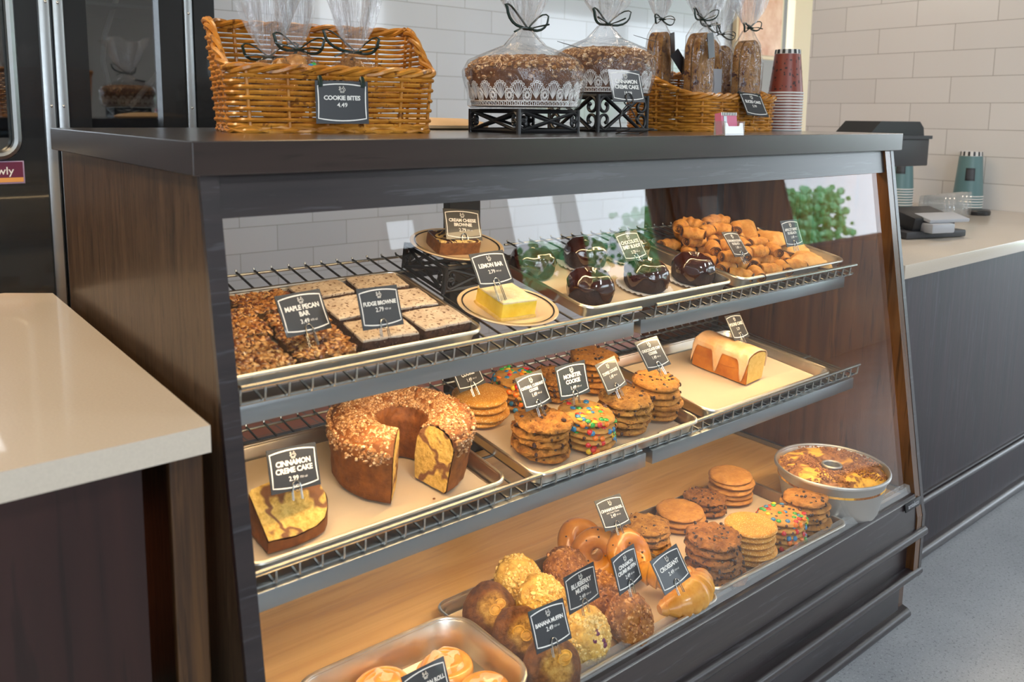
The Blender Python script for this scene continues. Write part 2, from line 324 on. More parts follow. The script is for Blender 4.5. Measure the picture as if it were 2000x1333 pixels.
M['inside'] = plain('cooler_interior', (0.22, 0.24, 0.26), 0.5)

# ------------------------------------------------------------------ object helpers
def link(o, parent=None):
    C.objects.link(o)
    if parent is not None: o.parent = parent
    return o
def tag(o, label=None, cat=None, group=None, kind=None):
    if label: o['label'] = label
    if cat: o['category'] = cat
    if group: o['group'] = group
    if kind: o['kind'] = kind
    return o
def thing(name, label, cat, loc=(0, 0, 0), rz=0, group=None, mat=None):
    o = bpy.data.objects.new(name, None); C.objects.link(o); o.empty_display_size = 0.02
    if mat is not None: o.matrix_world = mat
    else: o.location = loc; o.rotation_euler = (0, 0, rz)
    return tag(o, label, cat, group)
class G:
    """collects geometry; build() links it as ONE mesh object"""
    def __init__(s): s.v = []; s.f = []; s.mi = []; s.cur = 0
    def add(s, V, F, T=None):
        b = len(s.v)
        if T is not None: V = [T @ Vector(p) for p in V]
        s.v += [tuple(p) for p in V]; s.f += [tuple(i+b for i in q) for q in F]; s.mi += [s.cur]*len(F)
        return s
    def box(s, c, d, T=None, bev=0.0):
        x, y, z = c; a, b_, h = d[0]/2, d[1]/2, d[2]/2
        if bev <= 0:
            V = [(x+i*a, y+j*b_, z+k_*h) for k_ in (-1, 1) for j in (-1, 1) for i in (-1, 1)]
            return s.add(V, [(0, 2, 3, 1), (4, 5, 7, 6), (0, 1, 5, 4), (2, 6, 7, 3), (0, 4, 6, 2), (1, 3, 7, 5)], T)
        bm = bmesh.new(); bmesh.ops.create_cube(bm, size=1)
        for q in bm.verts: q.co = Vector((x+q.co.x*d[0], y+q.co.y*d[1], z+q.co.z*d[2]))
        bmesh.ops.bevel(bm, geom=bm.edges[:], offset=bev, segments=2, affect='EDGES', profile=0.5)
        return s.bm(bm, T)
    def bm(s, bm, T=None):
        bm.verts.index_update()
        s.add([q.co.copy() for q in bm.verts], [[q.index for q in f.verts] for f in bm.faces], T); bm.free(); return s
    def tube(s, pts, r, n=6, closed=False, T=None, cap=True, flat=1.0):
        P = [Vector(p) for p in pts]; m = len(P)
        if m < 2: return s
        rr = r if hasattr(r, '__len__') else [r]*m
        V = []; F = []; up = None
        for i in range(m):
            t = (P[(i+1) % m]-P[i-1]) if closed else (P[min(i+1, m-1)]-P[max(i-1, 0)])
            if t.length < 1e-9: t = Vector((0, 0, 1))
            t.normalize()
            if up is None:
                up = Vector((0, 0, 1)) if abs(t.z) < 0.9 else Vector((0, 1, 0))
            a = t.cross(up)
            if a.length < 1e-6: a = t.orthogonal()
            a.normalize(); b = a.cross(t).normalized(); up = b
            for j in range(n):
                an = 2*PI*j/n
                V.append(P[i]+a*math.cos(an)*rr[i]+b*math.sin(an)*rr[i]*flat)
        L = m if closed else m-1
        for i in range(L):
            for j in range(n):
                a0 = i*n+j; a1 = i*n+(j+1) % n; b0 = ((i+1) % m)*n+j; b1 = ((i+1) % m)*n+(j+1) % n
                F.append((a0, a1, b1, b0))
        if cap and not closed: F.append(tuple(range(n))[::-1]); F.append(tuple((m-1)*n+j for j in range(n)))
        return s.add(V, F, T)
    def lathe(s, prof, n=32, fn=None, T=None, a0=0.0, a1=2*PI, close=False):
        full = abs(a1-a0-2*PI) < 1e-6; cols = n if full else n+1
        V = []; F = []; m = len(prof)
        for i in range(cols):
            a = a0+(a1-a0)*i/n
            for k_, (r, z) in enumerate(prof):
                p = Vector((r*math.cos(a), r*math.sin(a), z))
                if fn: p = fn(p, a, k_)
                V.append(p)
        for i in range(n):
            j = (i+1) % cols
            for k_ in range(m if close else m-1):
                k2 = (k_+1) % m
                F.append((i*m+k_, j*m+k_, j*m+k2, i*m+k2))
        return s.add(V, F, T)
    def sphere(s, c, r, T=None, seg=8, rings=6, sc3=(1, 1, 1), fn=None):
        V = []; F = []
        for i in range(rings+1):
            th = PI*i/rings
            for j in range(seg):
                ph = 2*PI*j/seg
                d = Vector((math.sin(th)*math.cos(ph), math.sin(th)*math.sin(ph), math.cos(th)))
                k_ = fn(d) if fn else 1
                V.append((c[0]+d.x*r*sc3[0]*k_, c[1]+d.y*r*sc3[1]*k_, c[2]+d.z*r*sc3[2]*k_))
        for i in range(rings):
            for j in range(seg):
                F.append((i*seg+j, (i+1)*seg+j, (i+1)*seg+(j+1) % seg, i*seg+(j+1) % seg))
        return s.add(V, F, T)
    def prism(s, poly, axis, lo, hi, T=None):
        n = len(poly)
        def P(a, b, t): return {'x': (t, a, b), 'y': (a, t, b), 'z': (a, b, t)}[axis]
        V = [P(a, b, lo) for a, b in poly]+[P(a, b, hi) for a, b in poly]
        F = [tuple(range(n)), tuple(range(2*n-1, n-1, -1))]+[(i, i+n, (i+1) % n+n, (i+1) % n) for i in range(n)]
        return s.add(V, F, T)
    def build(s, name, mat, parent=None, smooth=True, ang=40):
        me = bpy.data.meshes.new(name); me.from_pydata(s.v, [], s.f)
        mats = mat if isinstance(mat, (list, tuple)) else [mat]
        for q in mats: me.materials.append(M[q] if isinstance(q, str) else q)
        if len(mats) > 1: me.polygons.foreach_set('material_index', s.mi)
        bm = bmesh.new(); bm.from_mesh(me)
        bmesh.ops.remove_doubles(bm, verts=bm.verts[:], dist=1e-6)
        bmesh.ops.recalc_face_normals(bm, faces=bm.faces[:])
        if smooth:
            for f in bm.faces: f.smooth = True
            lim = R(ang)
            for e in bm.edges:
                if len(e.link_faces) == 2 and e.calc_face_angle(0) > lim: e.smooth = False
        bm.to_mesh(me); bm.free()
        o = bpy.data.objects.new(name, me); return link(o, parent)
def copytree(o, parent=None):
    c = o.copy(); C.objects.link(c)
    if parent is not None: c.parent = parent; c.matrix_parent_inverse = Matrix()
    for ch in list(o.children): copytree(ch, c)
    return c
def nz(p, s, amp, seed=0.0): return noise.noise(Vector(p)*s+Vector((seed, seed*1.7, -seed)))*amp
def MT(loc, rz=0, rx=0, ry=0): return Matrix.Translation(loc) @ Euler((rx, ry, rz)).to_matrix().to_4x4()
def rrect(w, d, r, n=5):
    out = []
    for cx_, cy_, a in ((w/2-r, d/2-r, 0), (-w/2+r, d/2-r, 90), (-w/2+r, -d/2+r, 180), (w/2-r, -d/2+r, 270)):
        for i in range(n+1):
            t = R(a+90*i/n); out.append((cx_+r*math.cos(t), cy_+r*math.sin(t)))
    return out
def text_geo(g, lines, T, bold=0.0):
    """lines = [(text, size, x, y, spacing)] laid out in a local xy plane mapped by T (x right, y up)"""
    for (txt, size, x, y, spc) in lines:
        cu = bpy.data.curves.new('lettering', 'FONT'); cu.body = txt; cu.size = size
        cu.align_x = 'CENTER'; cu.align_y = 'CENTER'; cu.offset = bold*size; cu.space_character = spc; cu.resolution_u = 2
        o = bpy.data.objects.new('lettering', cu); C.objects.link(o)
        bpy.context.view_layer.update()
        me = bpy.data.meshes.new_from_object(o.evaluated_get(bpy.context.evaluated_depsgraph_get()))
        g.add([(q.co.x+x, q.co.y+y, 0) for q in me.vertices], [tuple(p.vertices) for p in me.polygons], T)
        bpy.data.objects.remove(o); bpy.data.curves.remove(cu); bpy.data.meshes.remove(me)
XZ = Matrix(((1, 0, 0, 0), (0, 0, -1, 0), (0, 1, 0, 0), (0, 0, 0, 1)))   # local x,y -> x,z facing -y

# shelves: level -> (z at y=0, slope)
LV = {0: (0.350, 0.0), 1: (0.6668, 0.12), 2: (0.913, 0.20), 3: (1.255, 0.0), 4: (0.92, 0.0)}
def on(level, x, y, dz=0.0, rz=0.0, extra=None):
    z0, k_ = LV[level]
    m = Matrix.Translation((x, y, z0+k_*y)) @ Matrix.Rotation(math.atan(k_), 4, 'X') @ Matrix.Translation((0, 0, dz)) @ Matrix.Rotation(rz, 4, 'Z')
    return m @ extra if extra is not None else m

# ------------------------------------------------------------------ trays, racks, cards
def sheet_pan(name, label, m, w=0.447, d=0.316, h=0.025, group=None, paper=True, plabel=None, rc=0.028):
    t = thing(name, label, 'tray', mat=m, group=group)
    g = G(); loops = []
    for (ins, z) in ((0.016, 0.0), (0.012, 0.001), (0.007, h-0.004), (0.0045, h)):
        loops.append([(x, y, z) for x, y in rrect(w-2*ins, d-2*ins, rc-ins*0.6)])
    n = len(loops[0]); V = [p for L_ in loops for p in L_]; F = [tuple(range(n))]
    for a in range(len(loops)-1):
        for i in range(n): F.append((a*n+i, a*n+(i+1) % n, (a+1)*n+(i+1) % n, (a+1)*n+i))
    g.add(V, F); g.build('pan_body', 'alu', t)
    g = G(); g.tube([(x, y, h) for x, y in rrect(w-0.006, d-0.006, rc-0.002, 6)], 0.0036, 8, True); g.build('rolled_rim', 'alu', t)
    if paper:
        g = G(); pts = rrect(w-0.038, d-0.038, 0.012, 3)
        V = [(0, 0, 0.0026)]+[(x*0.86, y*0.86, 0.0022) for x, y in pts]+[(x, y, 0.0035+abs(nz((x, y, 0), 18, 0.003))) for x, y in pts]
        n = len(pts); F = [(0, 1+i, 1+(i+1) % n) for i in range(n)]+[(1+i, 1+n+i, 1+n+(i+1) % n, 1+(i+1) % n) for i in range(n)]
        g.add(V, F); g.v += []
        po = g.build('parchment_sheet', 'paper'); po.matrix_world = m
        tag(po, plabel, 'parchment paper', 'baking paper liners')
    return t
def wire_rack(label, level, x0, x1, y0, y1):
    m = on(level, 0, 0, -0.001); t = thing('wire_shelf_rack', label, 'rack', mat=m, group='wire racks of the display case')
    g = G(); x = x0+0.012
    while x < x1:
        g.tube([(x, y0, 0), (x, y1, 0), (x, y1+0.003, 0.004)], 0.0021, 5); x += 0.0335
    g.build('long_wires', 'rack', t)
    g = G()
    for y in (y0+0.004, y0+0.13, y1-0.08, y1-0.004): g.tube([(x0, y, -0.0035), (x1, y, -0.0035)], 0.0025, 6)
    g.build('cross_wires', 'rack', t)
    yr = y0-0.006; g = G(); g.tube([(x0+0.012, yr, 0.026), (x1-0.01, yr, 0.026)], 0.0040, 8)
    g.build('front_rail', 'chrome', t)
    x = x0+0.012
    while x < x1-0.01:
        g = G(); g.tube([(x, yr, 0.025), (x, yr-0.001, 0.006), (x, yr+0.001, 0.0015), (x, yr+0.006, 0.0), (x, y0+0.02, 0.0)], 0.0021, 5); x += 0.0335; g.build('rail_loop', 'chrome', t)
    return t
CW, CH = 0.080, 0.0617
EMB = [((-.30, .15), (-.42, .30), (-.30, .45), (-.18, .30), (-.30, .15)), ((-.45, -.05), (-.30, .12), (-.10, .05), (.05, .18), (.22, .02)), ((.10, .20), (.22, .48), (.34, .22)),
       ((.22, .02), (.42, .16), (.50, -.05), (.36, -.22), (.18, -.12)), ((-.42, -.10), (-.20, -.05), (-.12, -.22), (-.30, -.25)), ((-.25, -.42), (.30, -.42), (.30, -.26), (-.18, -.26), (-.25, -.42))]
def card_face(t, lines, W=CW, H=CH, pm=True, foot=True):
    """slate card with curved white border, emblem, lettering; local origin = card centre, faces -y"""
    g = G(); g.box((0, 0.0006, 0), (W, 0.0010, H)); g.build('slate_panel', 'card', t, smooth=False)
    g = G(); T = Matrix.Translation((0, -0.0002, 0)) @ XZ
    w, h = W*0.455, H*0.43; bw = W*0.011
    def strip(pts):
        V = []; n = len(pts)
        for i, (a, b) in enumerate(pts):
            c_ = Vector(pts[(i+1) % n])-Vector(pts[i-1]); c_.normalize(); nn = Vector((-c_.y, c_.x))
            V += [(a+nn.x*bw, b+nn.y*bw, 0), (a-nn.x*bw, b-nn.y*bw, 0)]
        g.add(V, [(2*i, 2*i+1, (2*i+3) % (2*n), (2*i+2) % (2*n)) for i in range(n)], T)
    P = []
    for i in range(9): u = -1+i/4; P.append((-w+w*i/4, h-H*0.055*(u*u)))
    for i in range(5): P.append((w-W*0.010*math.sin(PI*(i+1)/6), h-H*0.055-(2*h-H*0.11)*(i+1)/6))
    for i in range(9): u = -1+i/4; P.append((w-w*i/4, -h+H*0.055*(u*u)))
    for i in range(5): P.append((-w+W*0.010*math.sin(PI*(i+1)/6), -h+H*0.055+(2*h-H*0.11)*(i+1)/6))
    strip(P); g.build('white_border', 'card_white', t, smooth=False)
    g = G()
    for c_ in EMB: g.tube([(a*W*0.13, -0.0006, H*0.30+b*W*0.13) for a, b in c_], W*0.0055, 4)
    g.build('emblem', 'card_white', t)
    g = G(); L = []
    names = lines['name']; y = H*(0.10 if len(names) == 1 else 0.13)
    for q in names:
        s_ = min(0.132, 1.36/max(len(n_) for n_ in names))*W
        L.append((q, s_, 0, y, 0.95)); y -= s_*0.98
    text_geo(g, L, T, 0.034)
    if lines.get('sub'): text_geo(g, [(lines['sub'], 0.06*W, 0, y+0.02*W, 1.0)], T, 0.0); y -= 0.05*W
    if lines.get('price'):
        text_geo(g, [(lines['price'], 0.115*W, -0.03*W if lines.get('cal') else 0, y-0.02*W, 1.0)], T, 0.014)
        if lines.get('cal'): text_geo(g, [(lines['cal'], 0.055*W, 0.17*W, y-0.02*W, 1.0)], T, 0.0)
        y -= 0.13*W
        if lines.get('under'): text_geo(g, [(lines['under'], 0.07*W, 0, y-0.03*W, 1.0)], T, 0.01)
    g.build('lettering', 'card_white', t, smooth=False)
def price_card(label, loc, rot, lines, clip=0.03, W=CW, H=CH, group=None):
    m = Matrix.Translation(loc) @ Euler([R(a) for a in rot]).to_matrix().to_4x4()
    t = thing('price_card', label, 'price card', mat=m)
    card_face(t, lines, W, H)
    if clip:
        g = G(); r = W*0.085; z0 = -H/2+r*0.7
        for y_ in (-0.0012, 0.0022):
            pts = [(-r*1.1, y_, -H/2-clip)]+[(r*math.cos(a), y_, z0+r*1.15*math.sin(a)) for a in [PI-PI*i/10 for i in range(11)]]+[(r*1.1, y_, -H/2-clip)]
            g.tube(pts, 0.00075, 5)
            if y_ < 0: g.tube([(r*0.8*math.cos(a), y_, z0+r*0.1+r*1.1*math.sin(a)) for a in [2*PI*i/14 for i in range(14)]], 0.0006, 5, True)
        g.build('wire_clip', 'chrome', t)
    return t

# ------------------------------------------------------------------ pastries
COOK = {}
def cookie_mesh(kind, v, r=0.054, h=0.012):
    key = (kind, v)
    if key in COOK: return COOK[key]
    g = G(); sd = v*3.3+len(kind)
    rough = {'sugar': .0007, 'snick': .0014, 'choc': .0030, 'oat': .0062, 'toffee': .0050, 'monster': .0022, 'double': .0060}[kind]
    irr = {'sugar': .012, 'snick': .03, 'choc': .07, 'oat': .11, 'toffee': .10, 'monster': .05, 'double': .11}[kind]
    prof = [(0.0, 0.0), (r*.5, 0), (r*.86, .0006), (r*.97, h*.25), (r, h*.5), (r*.975, h*.74), (r*.92, h*.88), (r*.84, h*.96), (r*.72, h), (r*.58, h*1.02), (r*.44, h*1.03), (r*.3, h*1.04), (r*.16, h*1.05), (0.0, h*1.05)]
    def fn(p, a, k_):
        q = Vector((math.cos(a), math.sin(a), 0))
        f = 1+irr*noise.noise(q*1.6+Vector((sd, 0, 0)))+irr*.4*noise.noise(q*5+Vector((0, sd, 0)))
        p = Vector((p.x*f, p.y*f, p.z))
        if k_ > 3:
            d = noise.noise(p*95+Vector((sd, 0, 0)))*rough+noise.noise(p*230)*rough*.5
            p.z += d; p.x *= 1+d*3; p.y *= 1+d*3
        return p
    g.lathe(prof, 44, fn)
    o0 = g.build('dough', 'cookie_'+kind); me = o0.data; bpy.data.objects.remove(o0)
    extra = None; rnd = random.Random(v*17+len(kind))
    if kind in ('monster', 'choc', 'double', 'oat', 'toffee'):
        g = G()
        names = ['candy_red', 'candy_blue', 'candy_green', 'candy_yellow', 'candy_orange', 'candy_brown', 'choc'] if kind == 'monster' else ['choc']
        n = {'monster': 62, 'choc': 20, 'double': 22, 'oat': 9, 'toffee': 7}[kind]
        for i in range(n):
            a = rnd.random()*2*PI; rr_ = r*math.sqrt(rnd.random())*.93; rim = i % 3 == 0
            if rim: rr_ = r*.985
            zz = h*.5+rnd.uniform(-.002, .003) if rim else h*1.0+.0006
            g.cur = rnd.randrange(len(names))
            cs = .0056 if (kind == 'monster' and g.cur < 5) else rnd.uniform(.0022, .0045)
            T = MT((rr_*math.cos(a), rr_*math.sin(a), zz), a, 0, (R(75) if rim else rnd.uniform(-.3, .3)))
            if kind == 'monster' and g.cur < 6: g.sphere((0, 0, 0), cs, T, 10, 6, (1, 1, .55))
            else: g.sphere((0, 0, 0), cs, T, 6, 4, (1.2, .9, .7))
        o = g.build('inclusions', names); extra = (o.data, 'candies' if kind == 'monster' else 'chocolate_chips'); bpy.data.objects.remove(o)
    COOK[key] = (me, extra); return COOK[key]
POS = ['topmost', 'second from the top', 'third from the top', 'fourth from the top', 'fifth from the top', 'sixth from the top', 'lowest']
CN = dict(sugar='sugar_cookie', snick='snickerdoodle_cookie', choc='chocolate_chip_cookie', oat='oatmeal_currant_cookie', toffee='toffee_cookie', monster='candy_cookie', double='oatmeal_cookie')
def stack(kind, where, level, x, y, n, dz=0.0085, lean=(0, 0), r=0.054, h=0.012, seed=0, jit=0.003):
    rnd = random.Random(seed+n*7+int(x*100)); z = dz
    for i in range(n):
        me, ex = cookie_mesh(kind, (i+seed) % 3); s_ = r/0.054*rnd.uniform(.96, 1.03); hh = h/0.012
        m = on(level, x+lean[0]*i+rnd.uniform(-jit, jit), y+lean[1]*i+rnd.uniform(-jit, jit), z) @ Euler((rnd.uniform(-.035, .035), rnd.uniform(-.035, .035), rnd.random()*6)).to_matrix().to_4x4() @ Matrix.Diagonal((s_, s_, hh, 1))
        p = n-1-i; pos = 'lowest' if i == 0 else POS[p]
        t = thing(CN[kind], '%s cookie of %s' % (pos, where), 'cookie', mat=m, group='cookies in '+where)
        link(bpy.data.objects.new('dough', me), t)
        if ex: link(bpy.data.objects.new(ex[1], ex[0]), t)
        z += h*1.05
    return z
def block(name, parent, w, d, h, mat, amp=0.002, sc_=60, nx=14, ny=12, seed=0, z0=0.0, open_=False, top_only=False, rr=0.003):
    """bumpy rectangular block"""
    bm = bmesh.new(); bmesh.ops.create_cube(bm, size=1)
    bmesh.ops.subdivide_edges(bm, edges=bm.edges[:], cuts=nx, use_grid_fill=True)
    for q in bm.verts:
        c_ = q.co; p = Vector((c_.x*w, c_.y*d, (c_.z+.5)*h))
        # round the edges
        ex = max(0, abs(p.x)-(w/2-rr)); ey = max(0, abs(p.y)-(d/2-rr)); ez = max(0, p.z-(h-rr))
        L_ = math.sqrt(ex*ex+ey*ey+ez*ez)
        if L_ > rr:
            k_ = rr/L_; p.x -= math.copysign(ex*(1-k_), p.x) if ex else 0; p.y -= math.copysign(ey*(1-k_), p.y) if ey else 0; p.z -= ez*(1-k_) if ez else 0
        v = Vector((noise.noise(p*sc_+Vector((seed, 0, 0))), noise.noise(p*sc_+Vector((0, seed+5, 0))), noise.noise(p*sc_+Vector((0, 0, seed+9)))))
        p += v*amp*(1 if p.z > .001 else 0.2); p.z = max(p.z, 0)+z0
        q.co = p
    g = G(); g.bm(bm); return g.build(name, mat, parent, ang=60)
def chunks(g, n, area_fn, r0, r1, rnd, seg=5, flat=.7):
    for i in range(n):
        p = area_fn(rnd); r = rnd.uniform(r0, r1)
        T = MT(p, rnd.random()*6, rnd.uniform(-.7, .7), rnd.uniform(-.7, .7))
        g.sphere((0, 0, 0), r, T, seg, 4, (rnd.uniform(.9, 1.6), 1, flat))
BAR = {}
def fudge_brownie(where, m, w=.098, d=.080, v=0):
    t = thing('fudge_brownie', 'powdered fudge brownie square, '+where, 'brownie', mat=m, group='fudge brownies on the top shelf tray')
    block('brownie_crumb', t, w, d, .021, 'brownie', .0022, 70, 12, seed=v*3.1)
    block('sugar_dusted_top', t, w*.985, d*.985, .004, 'powder', .0012, 60, 12, seed=v*2.1, z0=.020, rr=.0015)
def pecan_bar(where, m, w, d, v=0):
    t = thing('maple_pecan_bar', 'maple pecan bar with glossy chopped nuts, '+where, 'pecan bar', mat=m, group='maple pecan bars')
    block('bar_base', t, w, d, .018, 'pecan_base', .0018, 60, 10, seed=v)
    rnd = random.Random(v); g = G()
    chunks(g, int(w*d*95000), lambda r_: (r_.uniform(-w/2, w/2), r_.uniform(-d/2, d/2), .018+r_.uniform(-.001, .0045)), .0028, .0058, rnd, 6, .5)
    tag(g.build('pecan_topping', 'pecan', t), kind='stuff')

def muffin(name, label, m, top, side, r=.047, squash=1.0, seed=1, crumbs=None, bumps=.003, group=None, fruit=None):
    t = thing(name, label, 'muffin', mat=m, group=group)
    g = G(); g.lathe([(0, 0), (.026, 0), (.029, .003), (.033, .022), (.036, .036)], 28); g.build('muffin_base', side, t)
    prof = [(.034, .034), (r*.92, .034), (r*1.02, .041), (r, .050), (r*.9, .060), (r*.72, .068), (r*.5, .0735), (r*.25, .076), (0, .077)]
    pp = []
    for i in range(len(prof)-1):
        for j in range(3): pp.append(tuple(prof[i][k_]+(prof[i+1][k_]-prof[i][k_])*j/3 for k_ in (0, 1)))
    pp.append(prof[-1])
    def fn(p, a, k_):
        d = noise.noise(p*28+Vector((seed, 0, 0)))*.004+noise.noise(p*110+Vector((0, seed, 0)))*bumps
        n = Vector((p.x, p.y, (p.z-.034)*.9)); n.normalize(); return p+n*d
    g = G(); g.lathe(pp, 48, fn); g.build('muffin_top', top, t)
    if crumbs:
        rnd = random.Random(seed); g = G()
        def ar(r_):
            a = r_.random()*6.283; u = math.sqrt(r_.random())*1.0; rr_ = r*u*.99; z = .034+.043*math.sqrt(max(0, 1-u*u*.86))
            return (rr_*math.cos(a), rr_*math.sin(a), z-.0005)
        chunks(g, crumbs[1], ar, .0018, .0046, rnd, 6, .8); tag(g.build('crumb_topping', crumbs[0], t), kind='stuff')
    if fruit:
        g = G(); rnd = random.Random(seed+3)
        for i in range(5):
            a = rnd.random()*6.28; u = rnd.uniform(.15, .6); g.sphere((r*u*math.cos(a), r*u*math.sin(a), .034+.041*math.sqrt(1-u*u*.8)), .0062, None, 8, 6, (1, 1, .7))
        g.build('blueberries', fruit, t)
    return t
def bow(parent, loc, s=1.0, rz=0, tails=True, seed=0, name='ribbon_bow'):
    g = G(); T = MT(loc, rz); rnd = random.Random(seed)
    for sx in (-1, 1):
        L_ = .045*s*rnd.uniform(.8, 1.25); up = rnd.uniform(-.1, .55)
        pts = [(sx*L_*math.sin(PI*u)*(1 if u < .5 else .92)*1.0, -.004*s+.006*math.cos(PI*u*2), L_*up*math.sin(PI*u)+.012*s*math.sin(2*PI*u)) for u in [i/12 for i in range(13)]]
        g.tube(pts, .0026*s, 5, flat=.5, T=T)
        if tails:
            a = rnd.uniform(-.5, .3); g.tube([(0, -.005, 0), (sx*.018*s, -.010, .004*s+a*.01), (sx*.036*s, -.012, a*.03*s+.006*s)], [.002*s, .0026*s, .003*s], 5, flat=.5, T=T)
    g.tube([(.008*s*math.cos(2*PI*i/10), .008*s*math.sin(2*PI*i/10), 0) for i in range(10)], .002*s, 5, True, T=T)
    return g.build(name, 'ribbon', parent)
def cello_bag(parent, prof, neck, top_h, sx=1.0, sy=1.0, fan=.055, seed=0, crinkle=.006, fanflat=.35, lean=(0, 0)):
    """bag body (profile list r,z up to the neck) + pleated fan above the neck"""
    g = G()
    def fn(p, a, k_):
        c_ = noise.noise(Vector((math.cos(a)*3.3, math.sin(a)*3.3, p.z*22+seed)))*crinkle+abs(noise.noise(Vector((math.cos(a)*7, math.sin(a)*7, p.z*9-seed))))*crinkle
        f = 1+c_/max(.02, p.xy.length) if p.xy.length > .001 else 1
        return Vector((p.x*sx*f, p.y*sy*f, p.z))
    pp = []
    for i in range(len(prof)-1):
        for j in range(5): pp.append(tuple(prof[i][k_]+(prof[i+1][k_]-prof[i][k_])*j/5 for k_ in (0, 1)))
    pp.append(prof[-1])
    g.lathe(pp, 72, fn); g.build('cellophane_bag', 'cello', parent)
    g = G(); z0 = neck; prof2 = [(.006, z0)]+[(.008+fan*(u**.75), z0+top_h*u) for u in [i/9 for i in range(1, 10)]]
    def fn2(p, a, k_):
        u = (p.z-z0)/top_h; w_ = 1+.34*noise.noise(Vector((math.cos(a)*5, math.sin(a)*5, seed)))*2*min(1, u*3)+.16*math.sin(a*17+seed)*min(1, u*3)+.2*noise.noise(Vector((math.cos(a)*2, math.sin(a)*2, u*2+seed)))
        return Vector((p.x*w_+lean[0]*u, p.y*w_*(1-(1-fanflat)*u)+lean[1]*u, p.z+u*.012*math.sin(a*3+seed)))
    g.lathe(prof2, 96, fn2); g.build('pleated_bag_top', 'cello_v', parent)

def basket(t, W, D, rows_f, rows_b, pitch=.0074, rc=.035, flare=.08, r=.0036, side_start=.15):
    """rattan basket, front (-y) low and back high"""
    hf, hb = rows_f*pitch, rows_b*pitch
    NP = 132
    base = rrect(1, 1, .18, 6)
    def path(z):
        f = 1+flare*z/hb; w, d = W*f, D*f; r_ = rc*f
        pts = rrect(w, d, r_, 8); P = [Vector((x, y)) for x, y in pts]
        # resample equally
        L_ = [0]
        for i in range(len(P)): L_.append(L_[-1]+(P[(i+1) % len(P)]-P[i]).length)
        out = []; j = 0
        for k_ in range(NP):
            s_ = L_[-1]*k_/NP
            while L_[j+1] < s_: j += 1
            u = (s_-L_[j])/max(1e-9, L_[j+1]-L_[j]); out.append(P[j].lerp(P[(j+1) % len(P)], u))
        return out
    def hh(p):
        u = (p.y/(D)+.5)
        if u < .06: return hf
        if u > .84: return hb
        q = (u-.06)/.78; q = q*q*(3-2*q)*.6+q*.4
        return hf+(hb-hf)*q
    NS = NP//4
    g = G()
    for i in range(rows_b+1):
        z = i*pitch+r; P = path(z); seg = []
        pts = []
        for k_ in range(NP):
            p = P[k_]; nn = (P[(k_+1) % NP]-P[k_-1]); nn = Vector((nn.y, -nn.x)).normalized()
            off = .0036*math.cos(PI*k_/4*1.0+PI*i)
            pts.append((Vector((p.x+nn.x*off, p.y+nn.y*off, z+nz((k_*.2, i*3.1, 0), 1, .0012))), hh(p) >= z-.002))
        if all(q[1] for q in pts): g.tube([q[0] for q in pts], r, 6, True)
        else:
            st = next((k_ for k_ in range(NP) if not pts[k_][1] and pts[(k_+1) % NP][1]), None)
            if st is None: continue
            run = []
            for k_ in range(1, NP+1):
                q = pts[(st+k_) % NP]
                if q[1]: run.append(q[0])
                else:
                    if len(run) > 2: g.tube(run, r, 6)
                    run = []
            if len(run) > 2: g.tube(run, r, 6)
    tag(g.build('woven_strands', 'rattan', t), kind='stuff')
    for k_ in range(0, NP, 8):
        g = G(); P0, P1 = path(0)[k_], None; h_ = hh(path(hf)[k_]); P1 = path(h_)[k_]
        g.tube([(P0.x, P0.y, .001), (P1.x, P1.y, h_+.004)], .0034, 6)
        g.build('upright_stake', 'rattan', t)
    g = G()
    for ph in range(3):
        pts = []
        for k_ in range(NP):
            P_ = path(hf); h_ = hh(P_[k_]); p = path(h_)[k_]
            a = 2*PI*k_/NP*11+ph*2*PI/3
            nn = (path(hf)[(k_+1) % NP]-path(hf)[k_-1]); nn = Vector((nn.y, -nn.x)).normalized()
            pts.append((p.x+nn.x*math.cos(a)*.006, p.y+nn.y*math.cos(a)*.006, h_+.007+math.sin(a)*.0055))
        g.tube(pts, .0046, 6, True)
    g.build('braided_rim', 'rattan', t)
    g = G()
    for ph in range(2):
        g.tube([(p.x*1.01, p.y*1.01, .006+.004*math.sin(k_*.55+ph*PI)) for k_, p in enumerate(path(0))], .0042, 6, True)
    g.build('braided_foot', 'rattan', t)
    g = G(); P = path(0); g.add([(p.x, p.y, .004) for p in P], [tuple(range(NP))]); g.build('woven_bottom', 'rattan', t)
def spiral(cx_, cz, r0, turns, a0, sgn=1, n=22):
    return [(cx_+r0*(1-.72*i/n)*math.cos(a0+sgn*turns*2*PI*i/n), cz+r0*(1-.72*i/n)*math.sin(a0+sgn*turns*2*PI*i/n)) for i in range(n+1)]
